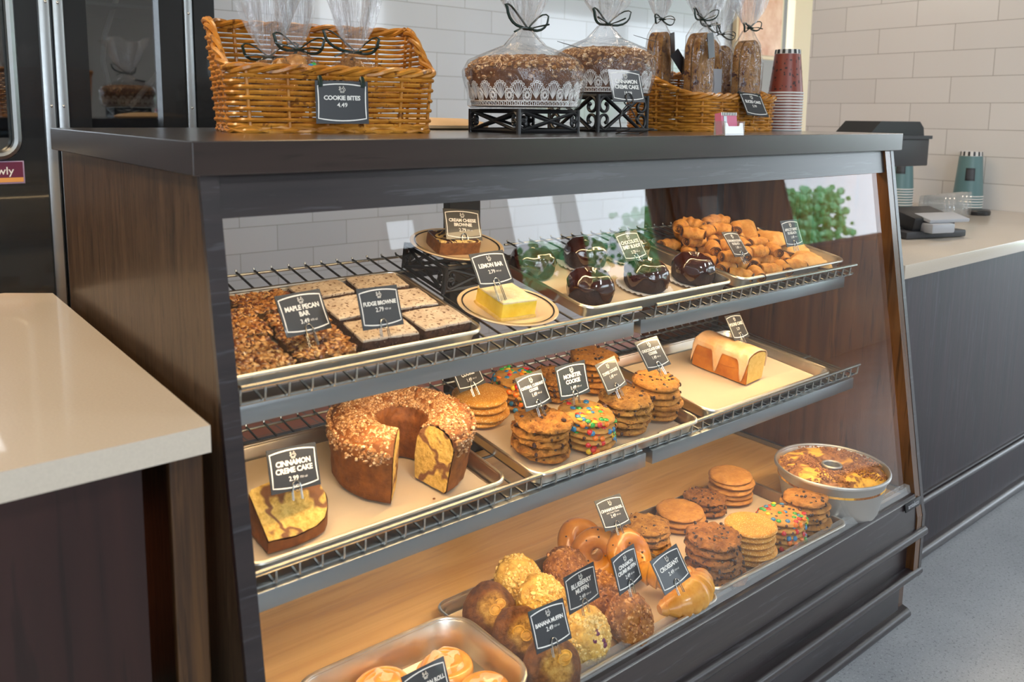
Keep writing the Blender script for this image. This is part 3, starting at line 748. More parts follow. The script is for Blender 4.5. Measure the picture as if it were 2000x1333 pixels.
def scroll_stand(name, label, loc, s, h, rz=0, r=.0042, tall=False, mat=None):
    t = thing(name, label, 'stand', loc, rz, mat=mat); a = s/2-r
    g = G()
    for z in (r, h-r):
        g.tube([(-a, -a, z), (a, -a, z), (a, a, z), (-a, a, z)], r, 4, True)
    g.build('square_frame', 'black_iron', t)
    for (x, y) in ((-a, -a), (a, -a), (a, a), (-a, a)):
        g = G(); g.tube([(x, y, 0), (x, y, h)], r*1.05, 8); g.build('corner_post', 'black_iron', t)
    for k_ in range(4):
        g = G(); T = Matrix.Rotation(k_*PI/2, 4, 'Z') @ Matrix.Translation((0, -a, 0))
        sr = min(h*.20, s*.14); q = h/2
        n = 16
        for m_ in (1, -1):
            # C scroll at each end joined by a diagonal
            cx1, cz1 = -a+sr*1.35, q-(h*.5-sr*1.5)*(.55 if not tall else 1)*m_
            cx2, cz2 = a-sr*1.35, q+(h*.5-sr*1.5)*(.55 if not tall else 1)*m_
            s1 = spiral(cx1, cz1, sr*1.25, .95, (-PI/2 if m_ > 0 else PI/2), -1*m_)[::-1]
            s2 = spiral(cx2, cz2, sr*1.25, .95, (PI/2 if m_ > 0 else -PI/2), -1*m_)
            pts = s1+s2
            g.tube([(x, 0, z) for x, z in pts], r*.8, 6, T=T)
        g.build('scrollwork', 'black_iron', t)
    return t
def plate(label, m, r=.086):
    t = thing('dinner_plate', label, 'plate', mat=m)
    g = G(); g.lathe([(0, .001), (r*.55, .001), (r*.62, .000), (r*.68, .003), (r*.80, .009), (r*.98, .0135), (r, .0155), (r*.985, .0168), (r*.8, .0125), (r*.68, .0065), (r*.6, .0045), (0, .0045)], 72); g.build('plate_body', 'plate', t)
    g = G(); g.lathe([(r*.885, .01555), (r*.915, .0163)], 72); g.lathe([(r*.885, .0158), (r*.915, .0165)], 72); g.build('black_rim_line', 'black', t)
    return t

# ================================================================== THE SETTING
def struct(name, g, mat, smooth=False):
    o = g.build(name, mat, smooth=smooth); o['kind'] = 'structure'; return o
g = G(); g.box((3.8, -1.6, -0.05), (16.4, 4.9, 0.1)); struct('floor', g, 'terrazzo')
g = G(); g.box((3.8, 2.17, -0.051), (16.4, 2.64, 0.1)); struct('floor_staff_side', g, 'quarry')
g = G(); g.box((1.5, 2.44, 1.5), (6.2, 0.1, 3.0)); struct('wall_back', g, 'tile_wall')
g = G(); g.box((8.3, 3.3, 1.5), (7.4, 0.1, 3.0)); struct('wall_back_lobby', g, 'wall_paint')
g = G(); g.box((-4.45, -0.7, 1.5), (0.1, 6.8, 3.0)); struct('wall_left', g, 'wall_paint')
g = G(); g.box((-3.0, 2.44, 1.5), (2.8, 0.1, 3.0)); struct('wall_back_kitchen', g, 'wall_paint')
g = G(); g.box((3.47, 0.60, 1.5), (0.14, 1.36, 3.0)); struct('wall_right', g, 'tile_right')
g = G(); g.box((5.06, 2.37, 1.5), (0.30, 0.06, 3.0)); struct('trim_1', g, 'cream_paint')
g = G(); g.box((4.2, -0.30, 3.03), (16.4, 7.6, 0.06)); struct('ceiling', g, 'ceiling')
# wall opposite the case with its window openings
g = G(); xs = -4.4
ops = sorted(WINS)
prev = -4.4
for (x0, x1, z0, z1) in ops:
    g.box(((prev+x0)/2, WY-0.06, 1.5), (x0-prev, 0.12, 3.0)); g.box(((x0+x1)/2, WY-0.06, z0/2), (x1-x0, 0.12, z0)); g.box(((x0+x1)/2, WY-0.06, (z1+3)/2), (x1-x0, 0.12, 3-z1)); prev = x1
g.box(((prev+12.4)/2, WY-0.06, 1.5), (12.4-prev, 0.12, 3.0)); struct('wall_front', g, 'wall_paint')
for i, (x0, x1, z0, z1) in enumerate(ops):
    g = G(); b = 0.045
    for (cx_, cz, w, h) in ((x0+b/2, (z0+z1)/2, b, z1-z0), (x1-b/2, (z0+z1)/2, b, z1-z0), ((x0+x1)/2, z0+b/2, x1-x0, b), ((x0+x1)/2, z1-b/2, x1-x0, b)):
        g.box((cx_, WY-0.03, cz), (w, 0.07, h))
    struct('window_%d' % (i+1), g, 'mullion')
# outside greenery seen in the reflections
g = G(); g.box((5, -14, -0.35), (44, 19, 0.1)); o = struct('ground_outside', g, 'lawn')
rnd = random.Random(3)
for i, (x, y, h, r) in enumerate([(9.0, -9.5, 1.9, 1.1), (11.6, -9.0, 2.3, 1.2), (14.2, -9.8, 2.2, 1.3), (17.2, -10, 2.5, 1.4), (6.5, -10, 1.1, 1.2), (4.3, -9, 1.0, 0.9)]):
    t = thing('garden_tree', 'leafy green %s tree outside the shop windows, %s in the row' % ('tall' if h > 1.5 else 'low', ['first', 'second', 'third', 'fourth', 'fifth', 'sixth'][i]), 'tree', (x, y, -0.3))
    g = G(); g.tube([(0, 0, 0), (0.03, 0, h*.7)], 0.07, 8); g.build('trunk', 'wood_post', t)
    g = G()
    for k_ in range(1100):
        g.sphere((rnd.uniform(-r, r)*.9, rnd.uniform(-r, r)*.5, h+rnd.uniform(-1.0, .6)), r*rnd.uniform(.025, .07), None, 6, 4)
    g.build('crown', 'leaf', t)
t = thing('coffee_poster', 'framed dark coffee poster on the far pier between the windows', 'poster', (6.2, WY+0.012, 1.75))
g = G(); g.box((0, 0, 0), (1.05, 0.03, 1.3)); g.build('poster_frame', 'black', t, False)
g = G(); g.box((0, 0.018, 0), (0.86, 0.006, 1.1)); g.build('poster_print', 'poster_a', t, False)
g = G(); g.lathe([(0, -.2), (.11, -.2), (.15, .05), (.155, .08)], 24, lambda p, a, k_: Vector((p.x, max(p.y, 0)*.03+.022, p.z))); g.build('printed_cup', 'cup_white', t)
t = thing('hanging_poster', 'orange-brown framed poster on the back wall behind the bagged breads', 'poster', (4.52, 2.36, 1.98))
g = G(); g.box((0, 0, 0), (0.52, 0.03, 0.60)); g.build('poster_frame', 'cream_paint', t, False)
g = G(); g.box((0, -0.018, 0), (0.47, 0.006, 0.55)); g.build('poster_print', 'poster_b', t, False)

# ================================================================== THE DISPLAY CASE
case = thing('bakery_display_case', 'dark oak bakery display case with sloping glass front and two wire shelves', 'display case', (0, 0, 0))
g = G(); g.box((0.8835, 0.416, 1.2338), (1.767, 0.832, 0.0424), None, 0.0015); g.build('top_slab', 'wood_top', case, False)
prof = [(0.0125, 1.2126), (-0.133, 0.322), (-0.138, 0.300), (-0.138, 0.135), (-0.100, 0.105), (-0.100, 0.0), (0.80, 0.0), (0.80, 1.2126)]
g = G(); g.prism(prof, 'x', 0.012, 0.0335); g.build('left_end_panel', 'wood_side', case, False)
g = G(); g.prism(prof, 'x', 1.7040, 1.7435); g.build('right_end_panel', 'wood_inner', case, False)
g = G(); g.prism([(0.0115, 1.2126), (-0.1340, 0.322), (-0.1390, 0.300), (-0.139, 0.135), (-0.130, 0.135), (-0.130, 0.300), (-0.1250, 0.322), (0.0205, 1.2126)], 'x', 1.7300, 1.7445); g.build('right_edge_strip', 'wood_front', case, False)
g = G(); g.prism([(0.0105, 1.2126), (-0.1350, 0.322), (-0.1400, 0.300), (-0.14, 0.135), (-0.130, 0.135), (-0.130, 0.300), (-0.1250, 0.322), (0.0205, 1.2126)], 'x', 0.0112, 0.0342); g.build('left_edge_strip', 'wood_front', case, False)
sl = 0.1635
def yg(z, off=0.0): return 0.0125-sl*(1.2126-z)+off
g = G(); g.prism([(yg(1.2126, .006), 1.2126), (yg(1.158, .006), 1.158), (yg(1.158, .026), 1.158), (yg(1.2126, .026), 1.2126)], 'x', 0.0345, 1.7295); g.build('top_fascia', 'wood_front', case, False)
g = G(); g.prism([(yg(1.170, .014), 1.170), (yg(0.352, .014), 0.352), (yg(0.352, .020), 0.352), (yg(1.170, .020), 1.170)], 'x', 0.0345, 1.7150); g.build('front_glass_pane', 'glass', case, False)
g = G(); g.prism([(-0.1265, 0.360), (-0.1345, 0.300), (-0.1345, 0.262), (-0.110, 0.262), (-0.104, 0.360)], 'x', 0.0345, 1.7300); g.build('front_apron', 'wood_front', case, False)
for (z, y, r_) in ((0.256, -0.134, 0.0135), (0.147, -0.130, 0.0125)):
    g = G(); g.prism([(y+0.012, z-r_*.9)]+[(y-r_*1.15*math.sin(PI*i/10), z-r_*math.cos(PI*i/10)) for i in range(11)]+[(y+0.012, z+r_*.9)], 'x', 0.012, 1.7445); g.build('half_round_moulding', 'wood_front', case)
g = G(); g.box((0.878, -0.108, 0.201), (1.69, 0.02, 0.10)); g.build('recessed_panel', 'wood_front', case, False)
g = G(); g.box((0.862, -0.094, 0.075), (1.70, 0.02, 0.15)); g.build('kick_panel', 'wood_front', case, False)
g = G(); g.prism([(-0.100, 0.001)]+[(-0.106-0.018*math.sin(PI*i/10), 0.017-0.015*math.cos(PI*i/10)) for i in range(11)]+[(-0.100, 0.034)], 'x', 0.0, 1.7450); g.build('base_moulding', 'wood_front', case)
g = G(); g.box((0.868, 0.335, 0.336), (1.668, 0.87, 0.028)); g.build('maple_deck', 'maple', case, False)
g = G(); g.prism([(-0.120, 0.351), (-0.104, 0.351), (-0.100, 0.378), (-0.1125, 0.378)], 'x', 0.036, 1.7030); g.prism([(-0.13, .350), (-.10, .350), (-.10, .353), (-.13, .353)], 'x', .036, 1.703); g.build('lower_glass_channel', 'clear_plastic', case, False)
g = G(); g.box((1.6985, 0.33, 0.358), (0.010, 0.84, 0.012)); g.build('deck_edge_strip', 'steel', case, False)
g = G(); g.box((0.965, 0.79, 0.78), (0.10, 0.03, 0.86)); g.build('rear_post', 'black', case, False)
g = G(); g.box((0.868, 0.80, 0.335), (1.67, 0.02, 0.10)); g.box((0.868, .80, 1.195), (1.67, .02, .035)); g.build('rear_rails', 'wood_front', case, False)
for (xp) in (1.700, 0.037):
    for yy in (0.50,):
        g = G(); g.box((xp, yy, 0.78), (0.006, 0.02, 0.84)); g.build('shelf_standard', 'black', case, False)
# brand plate on the apron
g = G(); PT = Matrix.Translation((1.683, -0.1335, 0.345)) @ Euler((R(-8), 0, 0)).to_matrix().to_4x4()
g.box((0, 0.001, -0.004), (0.078, 0.004, 0.021), PT, 0.0012); g.build('brand_plate', 'black', case)
g = G(); text_geo(g, [('amtekco', 0.0165, 0, -0.0035, 0.95)], PT @ Matrix.Translation((0, -0.0013, 0)) @ XZ, 0.012); g.build('brand_lettering', 'silver_plastic', case, False)
# light bars under the shelf fronts, LED strips below them
SH = {2: (0.0207, 0.908, 0.880), 1: (-0.0196, 0.6615, 0.634)}
for lv in (2, 1):
    y, zt, zb = SH[lv]
    for (x0, x1) in ((0.0365, 0.812), (0.8305, 1.566)):
        g = G(); xm = (x0+x1)/2; w = x1-x0
        g.box((xm, y+0.024, (zt+zb)/2), (w, 0.048, zt-zb), None, 0.0012); g.build('shelf_light_bar', 'steel', case)
        g = G(); g.box((xm, y+0.024, zb-0.0015), (w-0.03, 0.022, 0.003)); g.build('led_strip', 'led', case, False)
        a = area('led_light', (xm, y+0.024, zb-0.005), (w-0.05, 0.018), 1.9, (1.0, 0.69, 0.35), (0, 0.25, -1))
    g = G(); g.box((0.868, 0.400, (zt+zb)/2+.385*LV[lv][1]-.004), (1.65, 0.012, 0.014)); g.build('shelf_rear_bar', 'black', case, False)
    for xa in (0.05, 0.82, 1.60):
        g = G(); g.prism([(y+.04, zb+.004), (y+.04, zt-.002), (.40, zt+.37*LV[lv][1]-.004), (.40, zb+.37*LV[lv][1]-.02)], 'x', xa-.002, xa+.002); g.build('shelf_bracket', 'steel', case, False)
g = G(); g.box((0.868, 0.075, 1.2105), (1.62, 0.03, 0.004)); g.build('led_strip', 'led', case, False)
for x in (0.45, 1.28): area('led_light', (x, 0.075, 1.206), (0.76, 0.02), 1.7, (1.0, 0.69, 0.35), (0, 0.15, -1))
wire_rack('left wire rack of the upper shelf', 2, 0.037, 0.815, 0.010, 0.455)
wire_rack('right wire rack of the upper shelf', 2, 0.835, 1.585, 0.010, 0.455)
wire_rack('left wire rack of the middle shelf', 1, 0.037, 0.815, -0.010, 0.425)
wire_rack('right wire rack of the middle shelf', 1, 0.835, 1.600, -0.010, 0.425)

# ================================================================== COUNTERS
t = thing('side_counter', 'beige quartz worktop counter at the left of the display case', 'counter', (0, 0, 0))
g = G(); g.prism([(-2.2, -0.0555), (-0.0095, -0.0555), (-0.0092, 0.858), (-0.086, 0.915), (-2.2, 0.915)], 'z', 0.8864, 0.92); g.build('quartz_worktop', 'quartz', t, False)
g = G(); g.box((-1.13, 0.40, 0.443), (2.10, 0.84, 0.886)); g.build('counter_base', 'wood_dark', t, False)
g = G(); g.box((-0.031, -0.022, 0.443), (0.040, 0.014, 0.886), None, 0.002); g.build('corner_trim_post', 'wood_post', t, False)
t = thing('service_counter', 'pale quartz topped counter right of the display case with dark oak front', 'counter', (0, 0, 0))
g = G(); g.box((2.583, 0.40, 0.9015), (1.629, 0.86, 0.037), None, 0.002); g.build('quartz_worktop', 'quartz', t)
g = G(); g.box((1.7675, 0.40, 0.9015), (0.004, 0.85, 0.035)); g.build('raw_board_end', 'tan', t, False)
g = G(); g.box((2.59, 0.41, 0.4415), (1.60, 0.80, 0.883)); g.build('counter_base', 'wood_grey', t, False)
for z, r_ in ((0.186, 0.011),):
    g = G(); g.prism([(0.012, z-r_)]+[(0.008-r_*1.2*math.sin(PI*i/10), z-r_*math.cos(PI*i/10)) for i in range(11)]+[(0.012, z+r_)], 'x', 1.79, 3.39); g.prism([(.012, z+.016), (.004, z+.016), (.004, z+.022), (.012, z+.024)], 'x', 1.79, 3.39); g.build('half_round_moulding', 'wood_front', t)
g = G(); g.prism([(0.012, 0.001)]+[(0.006-0.018*math.sin(PI*i/10), 0.020-0.018*math.cos(PI*i/10)) for i in range(11)]+[(0.012, 0.040)], 'x', 1.79, 3.39); g.build('base_moulding', 'wood_front', t)

# ================================================================== COOLER
YC = 1.8
t = thing('upright_cooler', 'tall black two-door glass cooler behind the left counter', 'refrigerator', (0, 0, 0))
g = G(); g.box((-0.195, 2.33, 1.05), (1.717, 0.02, 2.1)); g.box((0.655, 2.09, 1.05), (0.018, 0.50, 2.1)); g.box((-1.045, 2.09, 1.05), (.018, .50, 2.1)); g.box((-.195, 2.09, 2.09), (1.717, .50, .02)); g.box((-.195, 2.09, .30), (1.717, .50, .6)); g.build('cabinet_body', 'inside', t, False)
def frame(nm, x0, x1, gx0, gx1, gz0, gz1, rc, mat, z0=0.1, z1=2.08, y0=YC-0.03, y1=YC+0.02):
    g = G(); n = 6
    inner = [((gx0+gx1)/2+a, (gz0+gz1)/2+b) for a, b in rrect(gx1-gx0, gz1-gz0, rc, n)]
    cx_, cz = (gx0+gx1)/2, (gz0+gz1)/2; outer = []
    for k_, (a, b) in enumerate(inner):
        q = k_//(n+1); outer.append(((x1, z1), (x0, z1), (x0, z0), (x1, z0))[q])
    m_ = len(inner)
    V = [(a, y0, b) for a, b in inner]+[(a, y0, b) for a, b in outer]+[(a, y1, b) for a, b in inner]+[(a, y1, b) for a, b in outer]
    F = []
    for i in range(m_):
        j = (i+1) % m_
        F += [(i, j, m_+j, m_+i), (2*m_+i, 2*m_+j, j, i), (m_+i, m_+j, 3*m_+j, 3*m_+i), (3*m_+i, 3*m_+j, 2*m_+j, 2*m_+i)]
    g.add(V, F); return g.build(nm, mat, t, False), inner
d1, inn = frame('cooler_door', -0.42, 0.158, -0.34, 0.083, 1.155, 1.98, 0.05, 'black_gloss')
g = G(); g.tube([(a, YC-0.032, b) for a, b in inn], 0.013, 8, True); g.build('glass_gasket', 'steel', d1)
g = G(); g.box((-0.13, YC, 1.56), (0.44, 0.006, 0.84)); g.build('door_glass', 'cooler_glass', d1, False)
d2, inn = frame('cooler_door', 0.222, 0.566, 0.284, 0.493, 0.9, 1.98, 0.008, 'black_gloss')
g = G(); g.box((0.389, YC, 1.44), (0.22, 0.006, 1.10)); g.build('door_glass', 'cooler_glass', d2, False)
for a, b in ((0.156, 0.1845), (0.193, 0.2205), (0.569, 0.595)):
    g = G(); g.box(((a+b)/2, YC-0.034, 1.09), (b-a, 0.012, 1.98), None, 0.002)
    g.build('steel_door_strip', 'steel', t)
for z in (.7, 1.30, 1.60):
    for xs_ in (.175, .207, .582): g = G(); g.sphere((xs_, YC-.041, z), .004, None, 8, 5, (1, .4, 1)); g.build('strip_screw', 'chrome', t)
g = G(); g.box((0.63, YC-0.02, 1.05), (0.066, 0.05, 2.1)); g.box((.2, YC-.01, 1.05), (.10, .02, 2.1)); g.build('black_side_frame', 'black_gloss', t, False)
g = G()
for z in (1.22, 1.62):
    g.box((-0.195, 2.05, z), (1.66, 0.36, 0.010))
g.build('inner_shelves', 'steel', t, False)
g = G(); g.tube([(.58, 2.0, 1.95), (.50, 1.98, 1.84), (.43, 1.96, 1.68), (.375, 1.95, 1.53), (.365, 1.95, 1.45), (.38, 1.95, 1.37)], .009, 8); g.build('reflection_tube', 'cup_white', t)  # white tube shaped to imitate a curved reflection in the door glass
g = G(); g.tube([(.44, 1.95, 1.30), (.56, 1.96, 1.44)], .009, 8); g.build('reflection_tube', 'cup_white', t)  # shorter tube, also a modelled reflection streak
s_ = thing('door_notice', 'small plum sticker on the cooler door with white lettering', 'sticker', (0.0, YC-0.032, 1.108))
g = G(); g.box((0, 0, 0), (0.19, 0.002, 0.066), None, 0.0008); g.build('sticker_edge', 'lilac', s_)
g = G(); g.box((0, -0.001, 0.002), (0.182, 0.002, 0.056)); g.build('sticker_face', 'purple', s_, False)
g = G(); g.box((0, -0.0015, -0.0215), (0.182, 0.002, 0.013)); g.build('sticker_band', 'orange_strip', s_, False)
g = G(); text_geo(g, [('Close slowly', 0.031, -0.012, 0, 1.0)], Matrix.Translation((0, -0.0026, 0.004)) @ XZ, 0.008); g.build('sticker_lettering', 'card_white', s_, False)

# ================================================================== TOP OF THE CASE
t = thing('wicker_basket', 'golden wicker basket with low front holding bags of cookie bites', 'basket', (0.385, 0.430, 1.255), R(-13))
basket(t, 0.355, 0.215, 11, 21, pitch=.0092, r=.0039)
price_cardT = Matrix.Translation((0.3575, 0.300, 1.3085)) @ Euler((R(-4), 0, R(-13))).to_matrix().to_4x4()
t = thing('basket_price_tag', 'slate tag reading cookie bites 4.49 tied to the front of the left basket', 'price tag', mat=price_cardT)
card_face(t, dict(name=['COOKIE BITES'], price='4.49', size=.105), 0.0925, 0.0735)
for sx in (-1, 1):
    g = G(); g.tube([(sx*.037, -.001, .027), (sx*.037, -.003, .034), (sx*.037, .004, .044), (sx*.037, .012, .036)], .004, 6, flat=.6); g.build('ribbon_tie', 'ribbon', t)
COOKB = [((0.335, 0.435), .062, 1, 'front left in the basket, candies showing'), ((0.445, 0.415), .052, 2, 'right one in the basket'), ((0.300, 0.47), .05, 3, 'half hidden at the back left of the basket')]
for (p, r_, sd, w_) in COOKB:
    t = thing('cookie_bag', 'cellophane bag of cookie bites, '+w_, 'bag', (p[0], p[1], 1.276), sd)
    nk = .128 if sd != 3 else .115
    cello_bag(t, [(0, .0), (r_*.8, .002), (r_, .02), (r_*1.05, .05), (r_*.95, .08), (r_*.62, nk-.02), (.014, nk-.004), (.006, nk)], nk, .15, 1.05, .95, fan=.05, seed=sd*1.7, crinkle=.008, fanflat=.5)
    rnd = random.Random(sd)
    for i in range(18 if sd != 3 else 12):
        a = rnd.random()*6.28; rr_ = r_*.62*math.sqrt(rnd.random()); z = .014+.0052*i
        g = G(); q = .021; g.sphere((0, 0, 0), q, MT((rr_*math.cos(a), rr_*math.sin(a), z), 0, rnd.uniform(-1, 1), rnd.uniform(-1, 1)), 12, 8, (1, 1, .45), fn=lambda d: 1+.12*noise.noise(d*3.1+Vector((i, sd, 0))))
        g.build('bite_cookie', 'cookie_choc', t)
    if sd != 2:
        for cn, pp in (('candy_blue', (-.030, -.030, .097)), ('candy_green', (-.018, -.034, .100)), ('candy_green', (-.016, -.040, .088))):
            g = G(); g.sphere(pp, .0062, None, 10, 6, (1, 1, .8)); g.build('candy', cn, t)
    b_ = bow(t, (0, -.006, nk), 1.15, -sd+R(-25), seed=sd)
t = thing('striped_label', 'black and white striped label inside the front left cookie bag', 'label', (0.352, 0.352, 1.352), R(-18))
g = G(); g.box((0, 0, 0), (.066, .001, .022)); g.build('label_card', 'card_white', t, False)
g = G()
for i in range(6): g.box((-.027+.0108*i, -.001, -.001), (.0052, .001, .015))
g.build('black_stripes', 'black', t, False)

t = thing('wood_board', 'round pale wooden board lying between basket and cake stands', 'board', (0.775, 0.66, 1.255))
g = G(); g.lathe([(0, 0), (.125, 0), (.140, .004), (.142, .010), (.125, .018), (.08, .025), (0, .027)], 64); g.build('board_disc', 'cutboard', t)

scroll_stand('scroll_stand', 'low square black wrought iron stand under the front wrapped cake', (0.781, 0.316, 1.255), 0.166, 0.047, 0)
scroll_stand('scroll_stand', 'taller square black iron stand under the rear wrapped cake', (1.072, 0.392, 1.255), 0.170, 0.083, 0, tall=True)
def wrapped_cake(label, loc, rz, seed, r=.108, h=.095):
    t = thing('wrapped_crumb_cake', label, 'cake', loc, rz)
    g = G()
    pr = [(0, .004), (r*.84, .004), (r*.88, .006), (r*.97, h*.6), (r, h*.78), (r*.97, h*.90), (r*.85, h*1.0), (r*.62, h*1.04), (r*.38, h*.98), (r*.30, h*.86), (r*.28, h*.5), (0, h*.45)]
    pp = []
    for i in range(len(pr)-1):
        for j in range(4): pp.append(tuple(pr[i][k_]+(pr[i+1][k_]-pr[i][k_])*j/4 for k_ in (0, 1)))
    g.lathe(pp, 72, lambda p, a, k_: p+Vector((p.x, p.y, 0)).normalized()*nz(p, 60, .004, seed) if p.xy.length > .01 else p)
    g.build('crumb_cake', 'crust_dark', t)
    rnd = random.Random(seed); g = G()
    def ar(r_):
        a = r_.random()*6.283; u = math.sqrt(r_.random())*.72+.28; q = (u-.28)/.72
        return (r*u*math.cos(a), r*u*math.sin(a), h*(.86+.20*math.sin(PI*min(1, q*1.05))**.7) if q < .93 else h*rnd.uniform(.62, .9))
    chunks(g, 1500, ar, .003, .0065, rnd, 6, .8); tag(g.build('streusel_topping', 'streusel', t), kind='stuff')
    # lace paper band
    g = G(); nF = 20
    def cyl(u, v): 
        rr_ = r*(.90+.10*v/.06)+.0012; a = u/r; return (rr_*math.cos(a), rr_*math.sin(a), .006+v)
    wF = 2*PI*r/nF
    for i in range(nF):
        u0 = i*wF
        g.tube([cyl(u0+.0085*math.cos(q), .020+.0125*math.sin(q)) for q in [2*PI*j/16 for j in range(16)]], .0011, 4, True)
        g.tube([cyl(u0+.0042*math.cos(q), .020+.0055*math.sin(q)) for q in [2*PI*j/10 for j in range(10)]], .0024, 4, True)
        for j in range(12):
            q = 2*PI*j/12; g.tube([cyl(u0+.004*math.cos(q), .020+.006*math.sin(q)), cyl(u0+.0085*math.cos(q), .020+.0125*math.sin(q))], .0008, 3)
        u1 = u0+wF/2
        for j in range(7):
            q = R(35+110*j/6); e = (u1+.0165*math.cos(q), .018+.028*math.sin(q)); g.tube([cyl(u1, .014), cyl(*e)], .0010, 3)
            g.tube([cyl(e[0]+.0026*math.cos(z_), e[1]+.0026*math.sin(z_)) for z_ in [2*PI*m_/8 for m_ in range(8)]], .0008, 3, True)
        for j in range(4): g.tube([cyl(u0+wF*(j/4)+.0028*math.cos(z_), .004+.0040*math.sin(z_)) for z_ in [2*PI*m_/8 for m_ in range(8)]], .0010, 3, True)
    for v_ in (0.0, .009): g.tube([cyl(2*PI*r*j/80, v_) for j in range(80)], .0012, 4, True)
    g.build('lace_paper_band', 'lace', t)
    nk = h+.066
    cello_bag(t, [(0, .001), (r*.9, .001), (r*.97, .006), (r*1.035, .05), (r*1.05, h*.80), (r*.96, h*1.03), (r*.72, h*1.16), (r*.36, h*1.34), (.016, nk-.004), (.007, nk)], nk, .16, fan=.085, seed=seed, crinkle=.006, fanflat=.7)
    bow(t, (0, -.008, nk), 1.25, -rz, seed=seed)
    g = G(); g.box((.055, -.02, nk-.012), (.05, .03, .001), MT((0, 0, 0), -rz, R(15), R(8))); g.build('gift_tag', 'card', t, False)
    return t
wrapped_cake('crumb cake in clear cellophane and white lace paper on the low stand', (0.781, 0.316, 1.3025), .3, 2, r=.118, h=.096)
wrapped_cake('crumb cake in clear cellophane and white lace paper on the taller stand', (1.088, 0.392, 1.3385), 1.3, 5, r=.114, h=.098)
# easel with price card
t = thing('easel_price_sign', 'slate sign on a black wire easel reading cinnamon creme cake 19.99', 'price sign', mat=Matrix.Translation((0.8408, 0.0850, 1.3471)) @ Euler((R(-17), 0, R(-4))).to_matrix().to_4x4())
card_face(t, dict(name=['CINNAMON', 'CREME CAKE'], price='19.99'), .0815, .063)
g = G()
for y_ in (-.002, .006):
    g.tube([(.0085*math.cos(a), y_, -.026+.011*math.sin(a)) for a in [2*PI*i/16 for i in range(16)]], .0013, 6, True)
for sx in (-1, 1): g.tube([(0, .006, -.034), (sx*.012, .010, -.045), (sx*.022, .012, -.062), (sx*.030, .004, -.084)], .0013, 6)
g.tube([(-.052, -.006, -.088), (.052, -.006, -.088)], .0016, 6); g.tube([(-.03, .02, -.0875), (-.03, -.02, -.0895), (.03, -.02, -.0895), (.03, .02, -.0875)], .0013, 6, True)
g.build('wire_easel', 'black_iron', t)
# second basket with bagged loaves
t = thing('wicker_basket', 'golden wicker basket with sloping sides holding bagged sliced bread', 'basket', (1.462, 0.400, 1.255), 0)
basket(t, 0.335, 0.255, 11, 20, pitch=.0072, rc=.05, flare=.04)
BR = [(1.37, .47, R(20), 'at the back left'), (1.41, .37, R(8), 'front left loaf facing out'), (1.50, .42, R(-15), 'in the middle with a label'), (1.565, .335, R(5), 'front right loaf'), (1.60, .45, R(-10), 'at the back right')]
for i, (x, y, rz, w_) in enumerate(BR):
    t = thing('bagged_bread', 'bagged sliced fruit bread in the right basket, '+w_, 'bread', (x, y, 1.262), rz)
    hh_ = .258-.006*i
    for j in range(2):
        g = G(); n = 22; yy = -.012+.022*j
        pts = [(-.030, 0), (.030, 0), (.038, .06), (.038, hh_*.72)]+[(.038*math.cos(PI*q/8), hh_*.74+hh_*.22*math.sin(PI*q/8)) for q in range(1, 8)]+[(-.038, hh_*.72), (-.038, .06)]
        g.prism(pts, 'y', yy-.009, yy+.009); g.build('bread_slice', 'quick_bread', t, True)
    cello_bag(t, [(0, 0), (.040, .001), (.048, .02), (.047, hh_*.7), (.040, hh_*.92), (.018, hh_+.012), (.007, hh_+.022)], hh_+.022, .13, 1.05, .72, fan=.05, seed=i*2.3+1, crinkle=.006, fanflat=.5)
    bow(t, (0, -.006, hh_+.022), 1.0, -rz, seed=i+4)
    if i in (0, 2, 1): 
        g = G(); g.box((.022, -.045, hh_*.82), (.03, .0012, .062), MT((0, 0, 0), 0, 0, R(-12 if i != 2 else -40))); g.build('gift_tag', 'card', t, False)
    if i == 2: g = G(); g.box((.0, -.040, .10), (.05, .001, .11)); g.build('paper_label', 'silver_plastic', t, False)
t = thing('basket_price_tag', 'slate tag hanging askew on the right basket of breads', 'price tag', mat=Matrix.Translation((1.4792, 0.2460, 1.3234)) @ Euler((R(-30), R(3), R(-2))).to_matrix().to_4x4())
card_face(t, dict(name=['SLICED CAKE'], price='5.99', size=.105), .088, .067)
for sx in (-1, 1):
    g = G(); g.tube([(sx*.035, -.001, .026), (sx*.035, .004, .036), (sx*.035, .014, .034)], .0035, 6, flat=.6); g.build('ribbon_tie', 'ribbon', t)
# card holder
t = thing('card_holder', 'small clear plastic holder with white front standing at the case edge', 'card holder', (1.0228, -0.0310, 1.2560), R(-6))
g = G(); g.prism([(-.0255, .0), (.0255, 0), (.0255, .024), (.018, .024), (.015, .0175), (-.015, .0175), (-.018, .024), (-.0255, .024)], 'y', -.001, .001, Matrix.Rotation(R(-8), 4, 'X')); g.build('white_front', 'white_card', t, False)
g = G(); g.box((0, .014, .002), (.052, .03, .002)); g.box((-.0265, .013, .014), (.0015, .028, .026)); g.box((.0265, .013, .014), (.0015, .028, .026)); g.box((0, .028, .02), (.052, .0015, .04)); g.build('clear_tray', 'clear_plastic', t, False)
t = thing('gift_card_stack', 'stack of pink gift cards with striped top edge in the holder', 'gift cards', Vector((1.0228, -0.0310, 1.2560))+Vector((-.003, .005, .003)), R(-6))
g = G(); g.box((-.001, .010, .0205), (.043, .016, .041), Matrix.Rotation(R(-8), 4, 'X')); g.build('card_block', 'pink', t, False)
g = G(); T = Matrix.Rotation(R(-8), 4, 'X')
g.box((-.001, .0013, .0385), (.043, .0006, .006), T); g.build('white_edge', 'card_white', t, False)
g = G()
for i in range(9): g.box((-.019+.0045*i, .0009, .0385), (.0018, .0006, .006), T)
